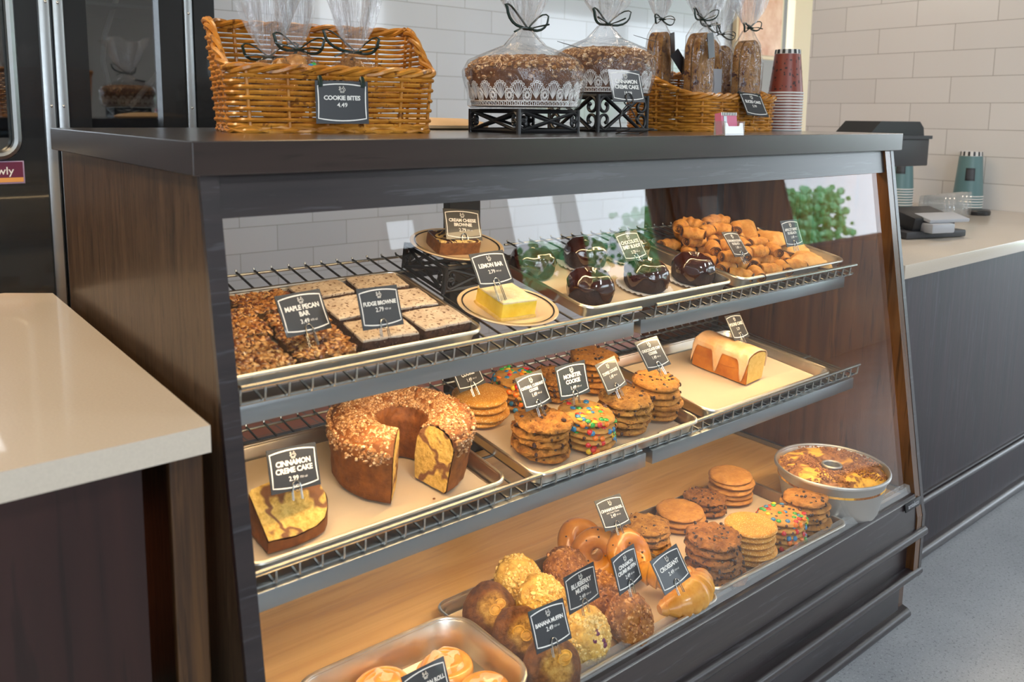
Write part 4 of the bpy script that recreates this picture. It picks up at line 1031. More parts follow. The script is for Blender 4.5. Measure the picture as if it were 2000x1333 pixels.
g.build('dark_stripes', 'grey_plastic', t, False)
g = G(); g.box((-.0125, .0013, .026), (.0085, .0006, .017), T); g.build('grey_label', 'steel', t, False)

# ------------------------------------------------------------------ paper cups
def cup_stack(n, loc, col, r_lip, r_base, h, pitch, name, desc, grp, band=True, logo=True):
    for i in range(n):
        z = loc[2]+pitch*i
        pos = 'topmost, printed side showing' if i == n-1 else ('lowest one' if i == 0 else 'middle one showing only its rim')
        t = thing(name, '%s, %s' % (desc, pos), 'cup', (loc[0], loc[1], z), .4*i, group=grp)
        top = i == n-1
        g = G(); g.lathe([(r_lip*math.cos(0)+.0022*math.cos(q), .0024+.0024*math.sin(q)) for q in [2*PI*j/8 for j in range(8)]], 40, close=True); g.build('rolled_lip', 'cup_white', t)
        rb = r_base+(0 if top else 0)
        g = G(); g.lathe([(r_lip, .002), (r_lip-(r_lip-r_base)*(.90), h*.90)] if band else [(r_lip, .002), (r_base, h)], 48); g.build('cup_wall', col, t)
        if top:
            g = G(); r9 = r_lip-(r_lip-r_base)*.90
            g.lathe([(r9, h*.90), (r_base, h)], 48); g.build('white_band', 'cup_white', t)
            g = G()
            for k_ in range(14):
                a = 2*PI*k_/14; T = Matrix.Rotation(a, 4, 'Z')
                g.add([T @ Vector((r9+.0004, -.0042, h*.905)), T @ Vector((r9+.0004, .0042, h*.905)), T @ Vector((r_base+.0004, .0038, h)), T @ Vector((r_base+.0004, -.0038, h))], [(0, 1, 2, 3)])
            g.build('black_band_stripes', 'black', t, False)
            g = G(); g.lathe([(r_base-.001, h-.004), (0, h-.004)], 40); g.build('cup_bottom', 'cup_white', t)
            rnd = random.Random(n); g = G()
            def surf(a, z): rr_ = r_lip-(r_lip-r_base)*z/h+.0005; return Vector((rr_*math.cos(a), rr_*math.sin(a), z))
            if logo:
                a0 = math.atan2(-1.017-loc[1], -.33-loc[0])-.4*i+.05
                for (da, dz_, m_, off) in ((.36, .026, 'black', 0), (.26, .018, 'grey_plastic', .0004)):
                    g = G(); V = []; 
                    for q in range(7):
                        for w_ in (-1, 1): p_ = surf(a0+da*(q/6-.5)*2, h*.50+w_*dz_); V.append(p_*(1+off/max(.01, p_.xy.length)) if off else p_)
                    g.add(V, [(2*q, 2*q+2, 2*q+3, 2*q+1) for q in range(6)]); g.build('logo_patch', m_, t, False)
            else:
                a0 = math.atan2(-1.017-loc[1], -.33-loc[0])-.4*i
                for k_ in range(46):
                    a = a0+rnd.uniform(-1.5, 1.5); z_ = h*rnd.uniform(.08, .80); w_ = rnd.choice((.05, .09, .16)); d_ = rnd.choice((.0018, .0025, .004))
                    V = [surf(a-w_/2, z_-d_), surf(a+w_/2, z_-d_), surf(a+w_/2, z_+d_), surf(a-w_/2, z_+d_)]; g.add(V, [(0, 1, 2, 3)])
                g.build('printed_words', 'print_dark', t, False)
cup_stack(14, (1.700, 0.300, 1.2555), 'cup_maroon', .0455, .033, .118, .0077, 'paper_cup', 'maroon paper cup stacked on the case', 'maroon cups stacked on the case', logo=False)
cup_stack(6, (3.300, 0.455, 0.922), 'cup_teal', .0560, .042, .185, .011, 'paper_cup', 'teal paper cup, right-hand stack', 'teal cups in the right stack')
cup_stack(8, (3.135, 0.665, 0.922), 'cup_teal', .0560, .042, .185, .011, 'paper_cup', 'teal paper cup, stack behind the terminal', 'teal cups in the left stack')
for i, (u, w_) in enumerate(((2.82, 'left'), (2.955, 'right'))):
    for k_ in range(3):
        t = thing('clear_plastic_cup', 'clear plastic cup lying on its side in the %s nest on the counter' % w_, 'cup', mat=MT((u+.012*k_, .43-.010*k_, .970), R(-70+8*i), 0, R(90)) @ Matrix.Scale(1.25, 4), group='clear cups in the %s nest' % w_)
        g = G(); g.lathe([(0, 0), (.027, 0), (.029, .002), (.038, .066), (.0395, .068), (.0395, .072)], 32); g.build('cup_wall', 'clear_plastic', t)
t = thing('black_lid', 'flat black cup lid lying beside the right teal cup stack', 'lid', (3.15, 0.355, 0.921))
g = G(); g.lathe([(0, 0), (.046, 0), (.048, .004), (.048, .014), (.043, .019), (0, .019)], 32); g.build('lid_body', 'black', t)

# ------------------------------------------------------------------ register and terminal
t = thing('cash_register', 'dark grey point of sale screen on a curved stand behind the case', 'register', (2.66, 0.50, 0.92), R(-10))
g = G(); T = Matrix.Translation((0, 0, .10))
t.scale = (.66, .9, 1.0)
g.prism([(-.235, .205), (-.13, .262), (.20, .262), (.235, .240), (.245, .205)], 'y', -.05, .12, T); g.build('screen_hood', 'black', t, False)
g = G(); g.box((.06, -.055, .15+.10), (.39, .03, .10), None, .004); g.box((0.06, -.06, .205+.10), (.40, .04, .012)); g.build('screen_housing', 'grey_plastic', t)
g = G(); g.tube([(.02, 0, .26), (.02, .03, .19), (.05, .05, .12), (.13, .04, .04), (.18, .03, .012)], [.035, .03, .028, .03, .04], 10, flat=.6); g.build('curved_stand', 'grey_plastic', t)
g = G(); g.box((0.0, .02, .012), (.36, .26, .022), None, .006); g.build('register_base', 'black', t)
t = thing('payment_terminal', 'black card payment terminal with grey keypad at the case end', 'card terminal', (2.36, 0.22, 0.921), R(-20))
g = G(); g.box((0, 0, .012), (.24, .16, .022), None, .004); g.build('terminal_base', 'grey_plastic', t)
g = G(); g.box((.0, 0, .055), (.17, .12, .05), MT((0, 0, 0), 0, R(12)), .01); g.build('terminal_body', 'black', t)
g = G(); g.box((.03, -.05, .075), (.16, .07, .012), MT((0, 0, 0), 0, R(12)), .003); g.build('keypad_tray', 'silver_plastic', t)
g = G(); g.box((-.01, -.09, .035), (.09, .05, .03), None, .005); g.build('card_slot', 'silver_plastic', t)

# ================================================================== UPPER SHELF
PD = .006
sheet_pan('sheet_pan', 'aluminium sheet pan holding pecan bars and fudge brownies', on(2, 0.2415, 0.166, .001), .447, .284, plabel='parchment under the pecan bars and fudge brownies')
sheet_pan('sheet_pan', 'aluminium sheet pan holding small glazed chocolate bundt cakes', on(2, 0.9125, 0.170, .001), .437, .284, plabel='parchment under the small chocolate bundt cakes')
sheet_pan('sheet_pan', 'aluminium sheet pan piled with rugelach and turnovers', on(2, 1.366, 0.166, .001), .430, .278, plabel='parchment under the rugelach')
for i, (x, y, w, d, rz, w_) in enumerate([(.092, .083, .088, .092, 3, 'front corner by the left panel'), (.105, .183, .088, .092, 2, 'second from the front by the left panel'), (.197, .088, .088, .086, -2, 'front of the second row, under the price card'),
        (.203, .168, .084, .062, 4, 'behind the price card'), (.185, .250, .09, .07, 2, 'at the back of the second row'), (.085, .268, .07, .055, 0, 'back left corner of the pan')]):
    pecan_bar(w_, on(2, x, y, PD+.001, R(rz)), w, d, i+1)
for i, (x, y, w, d, rz, w_) in enumerate([(.306, .092, .098, .072, -3, 'front row, carrying the price card'), (.412, .096, .094, .072, 2, 'front row by the right rim'), (.303, .182, .088, .080, 2, 'middle row behind the price card'), (.405, .180, .090, .074, -3, 'middle row by the right rim'),
        (.290, .262, .096, .060, 3, 'back row on the left'), (.398, .262, .096, .062, -4, 'back row by the right corner')]):
    fudge_brownie(w_, on(2, x, y, PD+.001, R(rz)), w, d, i+1)
# plates
plate('cream plate with thin black rim line holding the lemon bar', on(2, .582, .118, .002), .092)
lem = thing('lemon_bar', 'yellow lemon bar with sugared top on the lower plate', 'lemon bar', mat=on(2, .579, .122, .006, R(-4)))
block('lemon_filling', lem, .074, .086, .032, 'lemon', .0012, 40, 12); block('sugared_top', lem, .073, .085, .003, 'lemon_top', .001, 50, 12, z0=.0315, rr=.001)
block('shortbread_base', lem, .078, .090, .007, 'crumb_plain', .0012, 60, 10)
ps = on(2, .592, .300, .002)
scroll_stand('scroll_stand', 'black wrought iron riser under the brownie plate inside the case', (0, 0, 0), .15, .052, mat=ps)
plate('cream plate with thin black rim line raised on the iron riser', on(2, .592, .300, .0545), .092)
cb = thing('cream_cheese_brownie', 'cream cheese swirled brownie on the raised plate', 'brownie', mat=on(2, .585, .303, .0585, R(-12)))
block('brownie_body', cb, .085, .072, .026, 'brownie_side', .0012, 50, 10); block('swirled_top', cb, .084, .071, .004, 'cheese_swirl', .0008, 40, 10, z0=.0245)
# small chocolate bundts
def baby_bundt(where, x, y, rz, sd, doily):
    t = thing('chocolate_baby_bundt', 'small glazed chocolate bundt cake, '+where, 'bundt cake', mat=on(2, x, y, PD+.001, rz), group='chocolate baby bundts')
    r = .045; h = .056
    pr = [(0, 0), (r*.86, 0), (r*.95, .006), (r, .018), (r*.97, .032), (r*.85, .044), (r*.62, .053), (r*.38, .055), (r*.2, .050), (r*.12, .040), (0, .036)]
    def dens(pr, n):
        o_ = []
        for i in range(len(pr)-1):
            for j in range(n): o_.append(tuple(pr[i][k_]+(pr[i+1][k_]-pr[i][k_])*j/n for k_ in (0, 1)))
        return o_+[pr[-1]]
    def lobes(p, a, k_):
        f = 1+.035*math.cos(6*a)+nz(p, 60, .02, sd); return Vector((p.x*f, p.y*f, p.z))
    g = G(); g.lathe(dens(pr, 3), 60, lobes); g.build('cake_body', 'dark_cake', t)
    gp = [(r*1.03, .024), (r*1.035, .030), (r*.93, .0435), (r*.69, .0555), (r*.38, .059), (r*.2, .053), (r*.10, .043), (0, .039)]
    def gl(p, a, k_):
        q = lobes(p, a, k_)
        if k_ < 6: q.z += (.010*math.cos(3*a+sd)+.006*math.cos(7*a+sd*2))*(1-k_/6)
        return q
    g = G(); g.lathe(dens(gp, 3), 60, gl); g.build('ganache_glaze', 'ganache', t)
    if doily:
        o = G(); o.lathe([(0, .0005), (r*1.1, .0005)]+[(r*1.1+.010, .004)], 60, lambda p, a, k_: Vector((p.x, p.y, p.z+(.0015*math.cos(30*a) if k_ == 2 else 0))))
        d_ = o.build('paper_doily', 'lace'); d_.matrix_world = on(2, x, y, PD-.0008)
        tag(d_, 'fluted paper liner under the chocolate cake '+where, 'paper liner', 'fluted liners under the chocolate cakes')
for i, (x, y, w_, dl) in enumerate([(.772, .106, 'front left', False), (.940, .114, 'front middle', True), (1.083, .108, 'front right', True), (.752, .252, 'back left', False), (.905, .258, 'back middle', True), (1.045, .262, 'back right behind the price card', True)]):
    baby_bundt(w_+' of the six', x, y, i*1.1, i*2.2+1, dl)
# rugelach
def rugelach(x, y, dz, rz, i, w_):
    t = thing('rugelach', 'golden rolled rugelach pastry, '+w_, 'rugelach', mat=on(2, x, y, dz, rz, Euler((R(random.Random(i).uniform(-10, 10)), 0, 0)).to_matrix().to_4x4()), group='rugelach '+w_)
    L_ = .052; r = .0165; pts = []; rr_ = []
    for q in range(15):
        u = q/14*2-1; pts.append((L_/2*u, -.004*u*u, r*.82)); rr_.append(r*(1-.22*abs(u)**2.5)*(1+.09*math.cos(u*9+i)))
    g = G(); g.tube(pts, rr_, 18, flat=.86)
    g.v = [tuple(Vector(p)+Vector(p).normalized()*nz(p, 70, .0022, i)) for p in g.v]
    g.build('rolled_pastry', 'rugelach', t)
    g = G()
    for sx in (-1, 1):
        n_ = 26; sp = []
        for q in range(n_):
            a = q*.55; rr2 = r*.78*(1-q/n_*.8); sp.append((sx*(L_/2+.0008), -.004+rr2*math.cos(a), r*.82+rr2*.8*math.sin(a)))
        g.tube(sp, .0014, 4)
    g.build('dark_filling', 'rugelach_fill', t)
rnd = random.Random(12); n = 0
for L_, (nx, ny, x0, y0, w_) in enumerate(((5, 5, 1.19, .060, 'in the bottom layer of the pile'), (4, 4, 1.215, .115, 'in the second layer of the pile'), (4, 2, 1.20, .215, 'on the top of the pile at the back'))):
    for j in range(ny):
        for i in range(nx):
            n += 1; rugelach(x0+i*.054+rnd.uniform(-.004, .004)+(j % 2)*.01, y0+j*.050+rnd.uniform(-.004, .004), .008+.023*L_+rnd.uniform(0, .003), rnd.uniform(-.5, .5)+(R(35) if (i+j) % 2 else R(-40)), n, w_)
def turnover(x, y, dz, rz, i, w_):
    t = thing('fruit_turnover', 'large folded golden turnover, '+w_, 'turnover', mat=on(2, x, y, dz, rz, Matrix.Scale(1.22, 4)))
    g = G(); N_ = 16
    V = []; F = []
    P = [(-.055, -.035), (.055, -.035), (.0, .050)]
    for a in range(N_+1):
        for b in range(N_+1-a):
            u, v_ = a/N_, b/N_; w0 = 1-u-v_
            p = Vector((P[0][0]*w0+P[1][0]*u+P[2][0]*v_, P[0][1]*w0+P[1][1]*u+P[2][1]*v_, 0))
            e = min(u, v_, w0)*3; z = .030*(1-(1-min(1, e))**2)*(.7+.3*u); V.append((p.x+nz(p, 40, .002, i), p.y, z+.003+nz(p, 50, .003, i)))
    idx = lambda a, b: sum(N_+1-q for q in range(a))+b
    for a in range(N_):
        for b in range(N_-a):
            F.append((idx(a, b), idx(a+1, b), idx(a, b+1)))
            if b < N_-a-1: F.append((idx(a+1, b), idx(a+1, b+1), idx(a, b+1)))
    m_ = len(V); V2 = [(x_, y_, 0.0) for x_, y_, z_ in V]; g.add(V+V2, F+[tuple(q+m_ for q in f_[::-1]) for f_ in F]+[tuple(q) for a in range(N_) for q in ((idx(a, 0), idx(a, 0)+m_, idx(a+1, 0)+m_, idx(a+1, 0)), (idx(0, a), idx(0, a+1), idx(0, a+1)+m_, idx(0, a)+m_), (idx(a, N_-a), idx(a, N_-a)+m_, idx(a+1, N_-a-1)+m_, idx(a+1, N_-a-1)))])
    g.build('folded_pastry', 'turnover', t)
    g = G(); g.tube([(-.052, -.036, .004), (0, -.037, .005), (.052, -.036, .004)], .0022, 5); g.build('fruit_filling', 'rugelach_fill', t)
for i, (x, y, dz, rz, w_) in enumerate([(1.478, .085, .010, -35, 'in front, leaning under the price card'), (1.528, .150, .014, -65, 'at the right rim of the pan'), (1.470, .185, .030, 10, 'behind the price card'), (1.435, .245, .040, 40, 'at the back of the pile'), (1.52, .245, .010, -20, 'in the far right corner')]):
    turnover(x, y, dz, R(rz), i, w_)
price_card('price card reading maple pecan bar 3.49', (0.1741, 0.0770, 1.0054), (-27.2, 0.9, 12.9), dict(name=['MAPLE PECAN', 'BAR'], price='3.49', cal='470 cal'), .020)
price_card('price card reading fudge brownie 2.79', (0.2815, 0.0450, 1.0045), (-18.7, 3.7, 11.6), dict(name=['FUDGE BROWNIE'], price='2.79', cal='420 cal'), .014)
price_card('price card reading cream cheese brownie 2.79', (0.5939, 0.2699, 1.0805), (-24.3, 6.0, -5.8), dict(name=['CREAM CHEESE', 'BROWNIE'], price='2.79', cal='350 cal'), .012)
price_card('price card reading lemon bar 2.79', (0.5314, 0.0977, 1.0277), (-29.1, 0.5, 5.6), dict(name=['LEMON BAR'], price='2.79', cal='360 cal'), .028)
price_card('price card reading chocolate baby bundt 3.79', (0.9087, 0.1229, 1.0300), (-30.5, -0.3, 8.8), dict(name=['CHOCOLATE', 'BABY BUNDT'], price='3.79', cal='440 cal'), .018)
price_card('price card reading cinnamon sugar rugelach 1.49', (1.1835, 0.0680, 1.0158), (-35.5, 5.0, 12.2), dict(name=['CINNAMON SUGAR', 'RUGELACH'], price='1.49', cal='90 cal', size=.105), .018)
price_card('price card reading apricot berry rugelach 1.49 among the turnovers', (1.3663, 0.0471, 1.0279), (-20.4, 1.2, 5.3), dict(name=['APRICOT BERRY', 'RUGELACH'], price='1.49', cal='90 cal', size=.105), .012)

# ================================================================== MIDDLE SHELF
sheet_pan('sheet_pan', 'aluminium sheet pan holding the cut cinnamon cake', on(1, 0.2705, 0.154, .001), .447, .318, plabel='parchment under the cut cinnamon cake')
sheet_pan('sheet_pan', 'aluminium sheet pan crowded with cookie stacks on the middle shelf', on(1, 0.7545, 0.135, .001), .436, .318, plabel='parchment under the middle shelf cookies')
sheet_pan('sheet_pan', 'aluminium sheet pan holding the glazed pound cake', on(1, 1.2480, 0.144, .001), .466, .312, plabel='parchment under the glazed pound cake')
# bundt cake with a slice removed
BPROF = [(.040, .001), (.108, .001), (.112, .006), (.117, .05), (.1215, .076), (.121, .086), (.112, .099), (.096, .107), (.078, .109), (.060, .104), (.046, .092), (.039, .074), (.036, .04)]
bt = thing('cinnamon_bundt_cake', 'cinnamon crumb bundt cake with one slice cut away', 'cake', mat=on(1, .372, .146, PD+.001))
a0, a1 = R(-78), R(-128+360)
pp = []
for i in range(len(BPROF)):
    a_, b_ = BPROF[i], BPROF[(i+1) % len(BPROF)]
    for j in range(5): pp.append((a_[0]+(b_[0]-a_[0])*j/5, a_[1]+(b_[1]-a_[1])*j/5))
def crustfn(p, a, k_):
    n_ = nz(p, 40, .003, 3)+nz(p, 130, .0022, 1)+(abs(nz(p, 85, .007, 5)) if p.z > .078 else 0)
    rd = p.xy.length; d = Vector((p.x/rd, p.y/rd, 0))*(1 if rd > .078 else -1)
    return p+(d*(.6 if p.z < .09 else .3)+Vector((0, 0, 1 if p.z > .08 else 0)))*n_
g = G(); g.lathe(pp, 120, crustfn, None, a0, a1, True); g.build('brown_crust', 'crust', bt)
for a_ in (a0, a1):
    g = G(); V = [Vector((r_*.985*math.cos(a_), r_*.985*math.sin(a_), z_*.985+.001)) for r_, z_ in pp]; s_ = Vector((-math.sin(a_), math.cos(a_), 0))*(-.0008 if a_ == a0 else .0008)
    cc = Vector((.078*math.cos(a_), .078*math.sin(a_), .054))
    V2 = [cc]; F2 = []; m_ = len(V); rings = 8
    for q in range(1, rings+1):
        for w in V: V2.append(cc.lerp(w, q/rings))
    V2 = [w+s_+s_.normalized()*abs(nz(w, 120, .0014)) for w in V2]
    F2 += [(0, 1+i, 1+(i+1) % m_) for i in range(m_)]
    for q in range(rings-1):
        for i in range(m_): F2.append((1+q*m_+i, 1+(q+1)*m_+i, 1+(q+1)*m_+(i+1) % m_, 1+q*m_+(i+1) % m_))
    g.add(V2, F2); g.build('cut_face', 'crumb_yellow', bt)
rnd = random.Random(5); g = G()
def toparea(r_):
    a = r_.uniform(a0+.03, a1-.03); rr_ = .046+.074*r_.random()**.9
    q = (rr_-.046)/.074; z = .092+.018*math.sin(PI*min(1, q*.95+.05))-(.010 if q > .9 else 0)*r_.random()*2
    return (rr_*math.cos(a), rr_*math.sin(a), z)
chunks(g, 8000, toparea, .0013, .0036, rnd, 5, .9)
chunks(g, 700, lambda r_: (lambda a: (.1212*math.cos(a), .1212*math.sin(a), .068+.028*r_.random()**.6))(r_.uniform(a0+.05, a1-.05)), .002, .004, rnd, 6, .8)
tag(g.build('sugared_streusel', 'streusel', bt), kind='stuff')
# the cut slice lying on its side
st_ = thing('cake_slice', 'slice of marbled cinnamon cake lying on its side under the price card', 'cake slice', mat=on(1, .147, .080, PD+.001, R(2)))
sp = [(r_-.078, z_-.054) for r_, z_ in pp]; g = G(); m_ = len(sp)
def th(u): return .016+.048*(u+.04)/.08
V = [(v_, u, 0) for u, v_ in sp]+[(v_+nz((v_, u, 3), 60, .003), u*1.0+nz((u, v_, 0), 60, .003), th(u)) for u, v_ in sp]
g.add(V, [tuple(range(m_))[::-1]]+[(i, (i+1) % m_, m_+(i+1) % m_, m_+i) for i in range(m_)]); g.build('brown_crust', 'crust', st_)
g = G(); rings = 8; V2 = [(0, 0, th(0)+.001)]
for q in range(1, rings+1):
    for u, v_ in sp: f_ = q/rings*.985; V2.append((v_*f_, u*f_, th(u*f_)+.001+abs(nz((u*f_, v_*f_, 0), 110, .0016))))
F2 = [(0, 1+i, 1+(i+1) % m_) for i in range(m_)]
for q in range(rings-1):
    for i in range(m_): F2.append((1+q*m_+i, 1+(q+1)*m_+i, 1+(q+1)*m_+(i+1) % m_, 1+q*m_+(i+1) % m_))
g.add(V2, F2); g.build('cut_face', 'crumb_yellow', st_)
for i in range(9):
    x, y = rnd.uniform(.30, .43), rnd.uniform(.015, .12)
    g = G(); g.sphere((0, 0, 0), rnd.uniform(.001, .0022), None, 6, 4, (1.3, 1, .7)); o = g.build('cake_crumb', 'crust'); o.matrix_world = on(1, x, y, PD+.0015)
    tag(o, 'tiny brown crumb on the parchment in front of the cut cake', 'crumb', 'crumbs in front of the cut cake')
D1 = PD+.0015
stack('oat', 'the front left oatmeal currant stack, middle shelf', 1, .625, .070, 5, D1, (.0008, .0006), h=.0128, seed=1, jit=.005)
stack('monster', 'the front candy cookie stack, middle shelf', 1, .733, .060, 5, D1, (-.0006, .001), h=.0112, seed=2)
stack('toffee', 'the toffee cookie stack, middle shelf', 1, .843, .070, 5, D1, (0, .001), h=.0118, seed=0, jit=.005)
stack('choc', 'the front right chocolate chip stack, middle shelf', 1, .945, .072, 6, D1, (-.0012, .001), r=.051, h=.0120, seed=1, jit=.005)
stack('sugar', 'the plain sugar cookie stack, middle shelf', 1, .608, .232, 4, D1, (0, 0), h=.0130, seed=0)
stack('monster', 'the rear candy cookie stack, middle shelf', 1, .718, .252, 5, D1, (0, 0), h=.0115, seed=1)
stack('oat', 'the rear oatmeal stack, middle shelf', 1, .818, .245, 4, D1, (0, 0), r=.05, h=.011, seed=2)
stack('choc', 'the rear chocolate chip stack, middle shelf', 1, .918, .240, 6, D1, (0, 0), h=.0120, seed=2)
# pound cake
pc = thing('glazed_pound_cake', 'loaf of pound cake with white glaze drips and a cut end', 'cake', mat=on(1, 1.276, .146, PD+.0015, R(6)))
W_, L_, H_ = .082, .146, .070
def lsec(s_, up=0):
    w = W_/2*s_
    return [(-w*.90, 0), (w*.90, 0), (w*.95, H_*.42), (w*.985, H_*.44), (w, H_*.78), (w*.93, H_*.92), (w*.6, H_*1.0+up), (0, H_*1.04+up), (-w*.6, H_*1.0+up), (-w*.93, H_*.92), (-w, H_*.78), (-w*.985, H_*.44), (-w*.95, H_*.42)]
g = G(); V = []; F = []; ns = 16; ls = lsec(1); m_ = len(ls)
for i in range(ns+1):
    y = -L_/2+L_*i/ns; sc_ = 1-.05*abs(2*i/ns-1)**6
    for (a, b) in ls: V.append((a*sc_+nz((a, y, b), 40, .003), y, b+nz((y, b, a), 30, .003) if b > 0 else 0))
for i in range(ns):
    for j in range(m_): F.append((i*m_+j, i*m_+(j+1) % m_, (i+1)*m_+(j+1) % m_, (i+1)*m_+j))
F += [tuple(range(m_)), tuple(ns*m_+j for j in range(m_))[::-1]]; g.add(V, F); g.build('golden_crust', 'loaf', pc)
g = G(); g.add([(a*.955, -L_/2-.0008, b*.965+.0012) for a, b in ls], [tuple(range(m_))]); g.build('cut_face', 'crumb_plain', pc, False)
g = G(); V = []; F = []; nu = 64; nv = 14
for i in range(nu+1):
    y = -L_/2-.001+(L_+.001)*i/nu
    for sgn in (-1, 1):
        pass
    drop = {s_: .20+.80*max(0, math.sin(i/nu*PI*4.3+(.4 if s_ < 0 else 2.2)))**3 for s_ in (-1, 1)}
    for j in range(nv+1):
        u = j/nv*2-1; s_ = -1 if u < 0 else 1; au = abs(u)
        if au < .45: x = s_*W_*.5*.93*au/.45; z = H_*(1.04-.11*(au/.45)**2)+.003
        else:
            q = (au-.45)/.55*drop[s_]; x = s_*(W_*.5*(.95+.08*min(1, q*3)-.07*q)+.002); z = H_*(.93-q*.86)+.003*(1-q)
        V.append((x, y+nz((x, y, z), 40, .002), z+nz((x, y, z), 35, .0025) if au < .5 else z))
for i in range(nu):
    for j in range(nv): F.append((i*(nv+1)+j, i*(nv+1)+j+1, (i+1)*(nv+1)+j+1, (i+1)*(nv+1)+j))
g.add(V, F); go = g.build('white_glaze', 'glaze', pc); md = go.modifiers.new('thickness', 'SOLIDIFY'); md.thickness = .0025; md.offset = 0
price_card('price card reading cinnamon creme cake slice 2.99', (0.1490, 0.0671, 0.7807), (-22.4, 6.1, 5.6), dict(name=['CINNAMON', 'CREME CAKE'], price='2.99', cal='700 cal', under='SLICE'), .014)
price_card('price card reading cookie 1.49 half hidden behind the upper shelf', (0.5746, 0.2278, 0.8006), (-31.1, 1.1, 15.8), dict(name=['SUGAR', 'COOKIE'], price='1.49', cal='260 cal'), .016)
price_card('price card reading oatmeal currant cookie 1.49', (0.6134, 0.0769, 0.7990), (-26.3, 1.9, 13.5), dict(name=['OATMEAL CURRANT', 'COOKIE'], price='1.49', cal='390 cal'), .016)
price_card('price card reading monster cookie 1.49', (0.7044, 0.0713, 0.8017), (-16.6, 0.7, 3.4), dict(name=['MONSTER', 'COOKIE'], price='1.49', cal='370 cal'), .014)
price_card('price card reading toffee cookie 1.49', (0.8151, 0.0790, 0.7879), (-30.2, -0.0, 16.3), dict(name=['TOFFEE COOKIE'], price='1.49', cal='380 cal'), .016)
price_card('price card reading chocolate chip cookie 1.49', (0.8737, 0.0258, 0.8335), (-36.1, 1.9, 8.6), dict(name=['CHOCOLATE CHIP', 'COOKIE'], price='1.49', cal='380 cal'), .016)
price_card('price card reading pound cake 2.29', (1.3149, 0.1473, 0.7936), (-30.2, 3.8, 9.7), dict(name=['POUND CAKE'], price='2.29', under='SLICE'), .014)

# ================================================================== BOTTOM DECK
sheet_pan('sheet_pan', 'aluminium sheet pan of cookies at the right of the bottom deck', on(0, 1.170, 0.045, .001, R(-2.0)), .472, .318, plabel='parchment under the bottom deck cookies')
sheet_pan('sheet_pan', 'aluminium sheet pan of muffins, bagels and croissants on the bottom deck', on(0, 0.7000, 0.036, .001), .456, .320, plabel='parchment under the muffins and croissants')
sheet_pan('deep_baking_pan', 'deep aluminium baking pan of glazed cinnamon rolls', on(0, 0.3080, 0.000, .001), .330, .232, .058, paper=False, rc=.055)
D0 = PD+.0015
A = 'bottom cookie tray'
stack('double', 'the front left dark oatmeal stack, bottom tray', 0, 1.008, -.045, 6, D0, (-.001, .001), r=.058, h=.0138, seed=1, jit=.005)
stack('sugar', 'the front plain sugar cookie stack, bottom tray', 0, 1.125, -.050, 6, D0, (-.001, .0008), r=.055, h=.0125, seed=1)
stack('monster', 'the candy cookie stack, bottom tray', 0, 1.238, -.050, 5, D0, (-.001, .0005), r=.055, h=.0125, seed=0)
stack('choc', 'the right end chocolate chip stack, bottom tray', 0, 1.340, -.048, 6, D0, (-.0006, .0008), r=.053, h=.0120, seed=0)
stack('snick', 'the back pale brown stack of three, bottom tray', 0, 1.118, .140, 3, D0, (0, 0), r=.056, h=.0125, seed=0)
stack('double', 'the short dark back stack, bottom tray', 0, 1.222, .150, 3, D0, (0, 0), r=.050, h=.0115, seed=0)
stack('snick', 'the tall pale brown back stack, bottom tray', 0, 1.320, .148, 5, D0, (0, 0), r=.054, h=.0125, seed=1)
stack('toffee', 'the back left toffee stack, bottom tray', 0, .990, .125, 4, D0, (0, 0), r=.053, h=.0120, seed=1)
# tube pan with cake
tp = thing('tube_cake_pan', 'round silver tube pan filled with a marbled coffee cake', 'cake pan', (1.492, -.018, .3515))
g = G(); g.lathe([(.022, .100), (.0245, .003), (.105, .0), (.1085, .002), (.1285, .100), (.1315, .1035), (.1335, .1015), (.1335, .0985), (.1295, .0965)], 96); g.build('pan_wall', 'alu_pan', tp)
g = G(); g.tube([(.1305*math.cos(2*PI*i/72), .1305*math.sin(2*PI*i/72), .1025) for i in range(72)], .0032, 8, True); g.tube([(.0215*math.cos(2*PI*i/32), .0215*math.sin(2*PI*i/32), .1045) for i in range(32)], .003, 8, True); g.build('rolled_rim', 'alu_pan', tp)
g = G(); g.lathe([(.0215, .104), (.018, .06), (.018, .004)], 32); g.build('centre_tube', 'alu_pan', tp)
ck = thing('coffee_cake', 'marbled coffee cake with dark crumb topping inside the tube pan', 'cake', (1.492, -.018, .3535))
pr = [(.0235, .05), (.0245, .093), (.045, .102), (.075, .106), (.105, .102), (.1235, .090), (.1240, .07)]
q_ = []
for i in range(len(pr)-1):
    for j in range(4): q_.append(tuple(pr[i][k_]+(pr[i+1][k_]-pr[i][k_])*j/4 for k_ in (0, 1)))
q_.append(pr[-1])
g = G(); g.lathe(q_, 96, lambda p, a, k_: Vector((p.x, p.y, p.z+(nz(p, 30, .006, 2)+nz(p, 110, .003, 4) if 3 < k_ < 21 else 0)))); g.build('cake_top', 'tube_cake', ck)
g = G(); rnd = random.Random(9)
def tk(r_):
    while True:
        a = r_.random()*6.283; rr_ = r_.uniform(.030, .121); x, y = rr_*math.cos(a), rr_*math.sin(a)
        if noise.noise(Vector((x, y, 0))*15) < .08: return (x, y, .099+.008*math.sin(PI*(rr_-.03)/.092))
chunks(g, 700, tk, .0014, .0032, rnd, 5, .8); tag(g.build('dark_crumbs', 'streusel_dark', ck), kind='stuff')
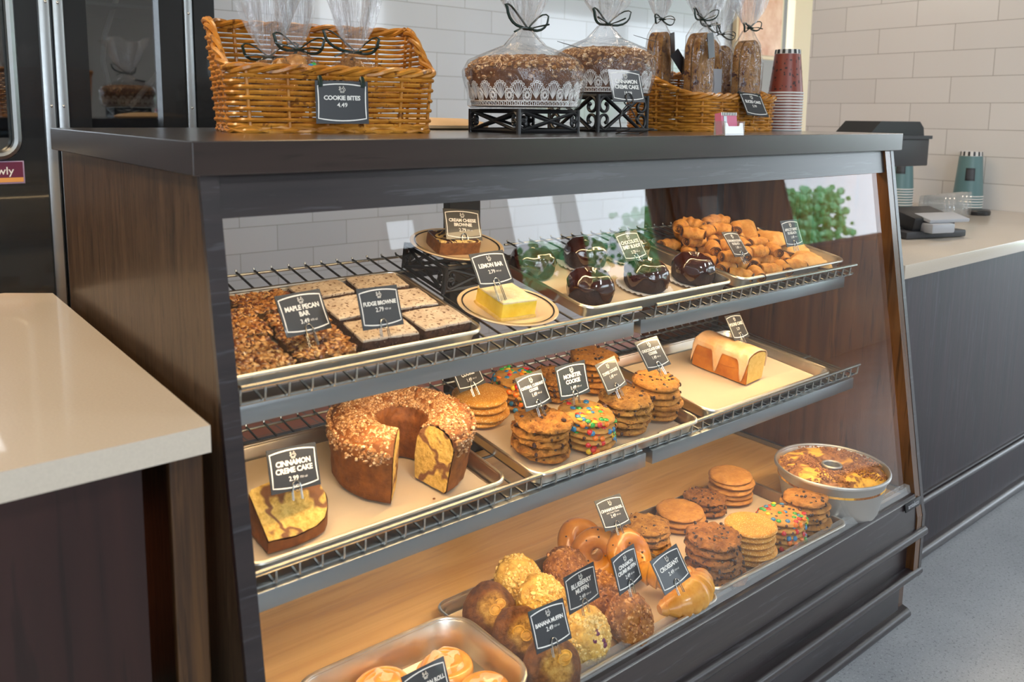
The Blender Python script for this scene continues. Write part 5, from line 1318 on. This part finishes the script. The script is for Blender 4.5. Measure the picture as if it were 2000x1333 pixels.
# muffins lying on their sides, tops towards the glass
def mpos(c, dx=0): return c
for i, (c, rx, rz, w_) in enumerate([((0.5260, 0.0803, 0.4050), 52, -20, 'at the back left'), ((0.5211, -0.0120, 0.4050), 52, -15, 'in the middle of the banana row'), ((0.5116, -0.1063, 0.4050), 50, -12, 'in front under the price card')]):
    m = Matrix.Translation((c[0], c[1], .405)) @ Euler((R(rx), 0, R(rz))).to_matrix().to_4x4() @ Matrix.Translation((0, 0, -.058)) @ Matrix.Diagonal((1.0, 1.0, .95, 1))
    t = muffin('banana_muffin', 'dark banana muffin, '+w_, m, 'banana', 'muffin_side', .0495, seed=i*3+1, bumps=.0016, group='banana muffins')
    g = G(); rn = random.Random(i)
    for q in range(2):
        T = MT((rn.uniform(-.016, .016), rn.uniform(-.012, .012), .0765), 0, rn.uniform(-.3, .3), rn.uniform(-.3, .3))
        g.tube([(.010*math.cos(2*PI*b/14), .010*math.sin(2*PI*b/14)*.8, 0) for b in range(14)], .0016, 6, True, T=T); g.sphere((0, 0, 0), .009, T, 10, 5, (1, .8, .16))
    g.build('banana_slices', 'banana_top', t)
for i, (c, rx, rz, w_) in enumerate([((0.6340, 0.1341, 0.4050), 40, -18, 'at the back'), ((0.6231, 0.0512, 0.4080), 42, -20, 'in the middle of the row'), ((0.6127, -0.0785, 0.4050), 55, -10, 'in front of the blueberry price card')]):
    m = Matrix.Translation((c[0], c[1], .405)) @ Euler((R(rx), 0, R(rz))).to_matrix().to_4x4() @ Matrix.Translation((0, 0, -.058))
    muffin('blueberry_muffin', 'pale yellow blueberry muffin with crumb top, '+w_, m, 'blueberry', 'muffin_side', .046, seed=i*5+2, bumps=.003, crumbs=('streusel_pale', 420), fruit='purple' if i == 2 else None, group='blueberry muffins')
for i, (c, rx, rz, w_) in enumerate([((0.7318, 0.1044, 0.4050), 35, -20, 'at the back'), ((0.7205, -0.0061, 0.4050), 42, -15, 'in the middle, behind its price card'), ((0.7089, -0.0942, 0.4050), 52, -5, 'in front below its price card')]):
    m = Matrix.Translation((c[0], c[1], .405)) @ Euler((R(rx), 0, R(rz))).to_matrix().to_4x4() @ Matrix.Translation((0, 0, -.058))
    muffin('cinnamon_crumb_muffin', 'brown cinnamon crumb muffin, '+w_, m, 'crumb_muffin', 'muffin_side', .0455, seed=i*7+3, bumps=.003, crumbs=('streusel_dark', 160), group='cinnamon crumb muffins')
for i, (c, rx, rz, w_) in enumerate([((0.8220, 0.1589, 0.4000), 45, -10, 'at the far left'), ((0.8099, 0.0999, 0.4050), 62, -60, 'standing on edge in the middle'), ((0.8580, 0.0561, 0.4100), 48, 10, 'under the bagel price card')]):
    t = thing('cinnamon_bagel', 'glossy raisin bagel, '+w_, 'bagel', mat=Matrix.Translation(c) @ Euler((R(rx), 0, R(rz))).to_matrix().to_4x4(), group='cinnamon bagels')
    g = G(); g.lathe([(.033+.021*math.cos(q), .0185*math.sin(q)) for q in [2*PI*j/20 for j in range(20)]], 56, lambda p, a, k_: Vector((p.x*(1+.04*math.sin(2*a+i)), p.y, p.z*(1+.08*math.sin(3*a)))), close=True); g.build('bagel_ring', 'bagel', t)
    g = G(); rn = random.Random(i+2)
    for q in range(9):
        a = rn.random()*6.28; b = rn.uniform(.2, 2.6); g.sphere(((.033+.0208*math.cos(b))*math.cos(a), (.033+.0208*math.cos(b))*math.sin(a), .0184*math.sin(b)), .0022, None, 6, 4)
    g.build('raisins', 'choc', t)
def croissant(c, rz, w_, s=1.0, i=0):
    t = thing('croissant', 'golden layered croissant, '+w_, 'croissant', mat=Matrix.Translation(c) @ Matrix.Rotation(rz, 4, 'Z') @ Matrix.Diagonal((s, s, s, 1)))
    n_ = 90; pts = []; rr_ = []
    for q in range(n_+1):
        u = q/n_*2-1; pts.append((.072*u, .020*u*u, .026)); w = .031*(1-abs(u)**2.2*.72); st = (abs(u)*4.5) % 1.0; rr_.append(w*(1-.20*st) if abs(u) > .04 else w)
    g = G(); g.tube(pts, rr_, 28, flat=.86); g.v = [tuple(Vector(p)+Vector((0, 0, nz(p, 45, .002, i)))) for p in g.v]
    g.build('layered_pastry', 'croissant', t, ang=50)
croissant((0.8674, -0.0969, 0.3620), R(12), 'in front beside the tray rim', 1.16, 1)
croissant((0.8692, -0.0317, 0.3720), R(-50), 'behind the croissant price card', 1.0, 4)
# cinnamon rolls in the deep pan
for i, (c, r_, w_) in enumerate([((0.3877, 0.0316, 0.3850), .052, 'at the back right of the deep pan'), ((0.2859, 0.0538, 0.3800), .048, 'at the left of the deep pan'), ((0.4090, -0.0553, 0.3800), .047, 'at the right front of the deep pan'), ((0.2957, -0.0576, 0.3750), .05, 'at the front of the deep pan')]):
    t = thing('cinnamon_roll', 'glazed spiral cinnamon roll, '+w_, 'cinnamon roll', (c[0], c[1], .3535), i*1.3)
    g = G(); n_ = 150; turns = 2.25; pts = []; rr_ = []
    for q in range(n_+1):
        u = q/n_; a = turns*2*PI*u; rad = .004+(r_-.015)*u; pts.append((rad*math.cos(a), rad*math.sin(a), .031-.012*u)); rr_.append(.0125 if u < .96 else .0125*(1-(u-.96)*18))
    V = []; 
    g.tube(pts, [x_*1.0 for x_ in rr_], 12, flat=1.25); g.build('spiral_dough', 'roll', t)
    g = G(); g.lathe([(0, 0), (r_*.9, 0), (r_*.95, .01), (r_*.9, .022), (0, .026)], 40); g.build('roll_base', 'roll', t)
    g = G(); g.tube([(p[0]*1.0+.0062*math.cos(k_*.0942), p[1]+.0062*math.sin(k_*.0942), p[2]+.0075) for k_, p in enumerate(pts[10:])], .0016, 5); g.build('cinnamon_line', 'roll_fill', t)
    g = G(); rn = random.Random(i)
    def gz(p, a, k_): return Vector((p.x*(1+.12*math.sin(5*a+i)+.07*math.sin(9*a)), p.y*(1+.12*math.sin(5*a+i)), p.z+nz(p, 55, .005, i)+nz(p, 20, .004, i)))
    g.lathe([(r_*.62, .033), (r_*.56, .0385), (r_*.45, .0415), (r_*.3, .0425), (r_*.15, .0450), (0, .0450)], 60, gz); g.build('icing_glaze', 'glaze', t)
price_card('price card reading cinnamon bagel with cream cheese 2.49', (0.8374, 0.0853, 0.4940), (-36.3, 6.0, 3.4), dict(name=['CINNAMON BAGEL'], sub='with Cream Cheese', price='2.49', cal='350 cal', size=.105), .014)
price_card('price card reading cinnamon crumb muffin 2.49', (0.6858, -0.0951, 0.5070), (-20.6, 4.2, 13.6), dict(name=['CINNAMON', 'CRUMB MUFFIN'], price='2.49', cal='450 cal'), .014)
price_card('price card reading blueberry muffin 2.49', (0.6098, -0.0620, 0.4845), (-16.0, 1.1, 5.9), dict(name=['BLUEBERRY', 'MUFFIN'], price='2.49', cal='500 cal'), .014)
price_card('price card reading croissant 2.49', (0.7820, -0.1134, 0.4811), (-32.3, -3.2, 4.9), dict(name=['CROISSANT'], price='2.49', cal='310 cal'), .014)
price_card('price card reading banana muffin 2.49', (0.4887, -0.1158, 0.4916), (-26.5, 6.2, 4.2), dict(name=['BANANA MUFFIN'], price='2.49', cal='530 cal'), .014)
price_card('price card reading cinnamon roll leaning over the deep pan', (0.2834, -0.0780, 0.4550), (-27, 4, 6), dict(name=['CINNAMON ROLL'], price='2.49', cal='630 cal'), .016)

for i, (x, w_) in enumerate(((0.695, 'left one'), (0.760, 'right one'))):
    t = thing('serving_tongs', 'dark serving tongs hanging behind the upper shelf, '+w_, 'tongs', (x, .778, 1.185))
    g = G(); g.tube([(-.010, 0, 0), (-.016, 0, -.05), (-.012, 0, -.095), (0, 0, -.11), (.012, 0, -.095), (.016, 0, -.05), (.010, 0, 0)], .0045, 8); g.build('looped_handles', 'black', t)
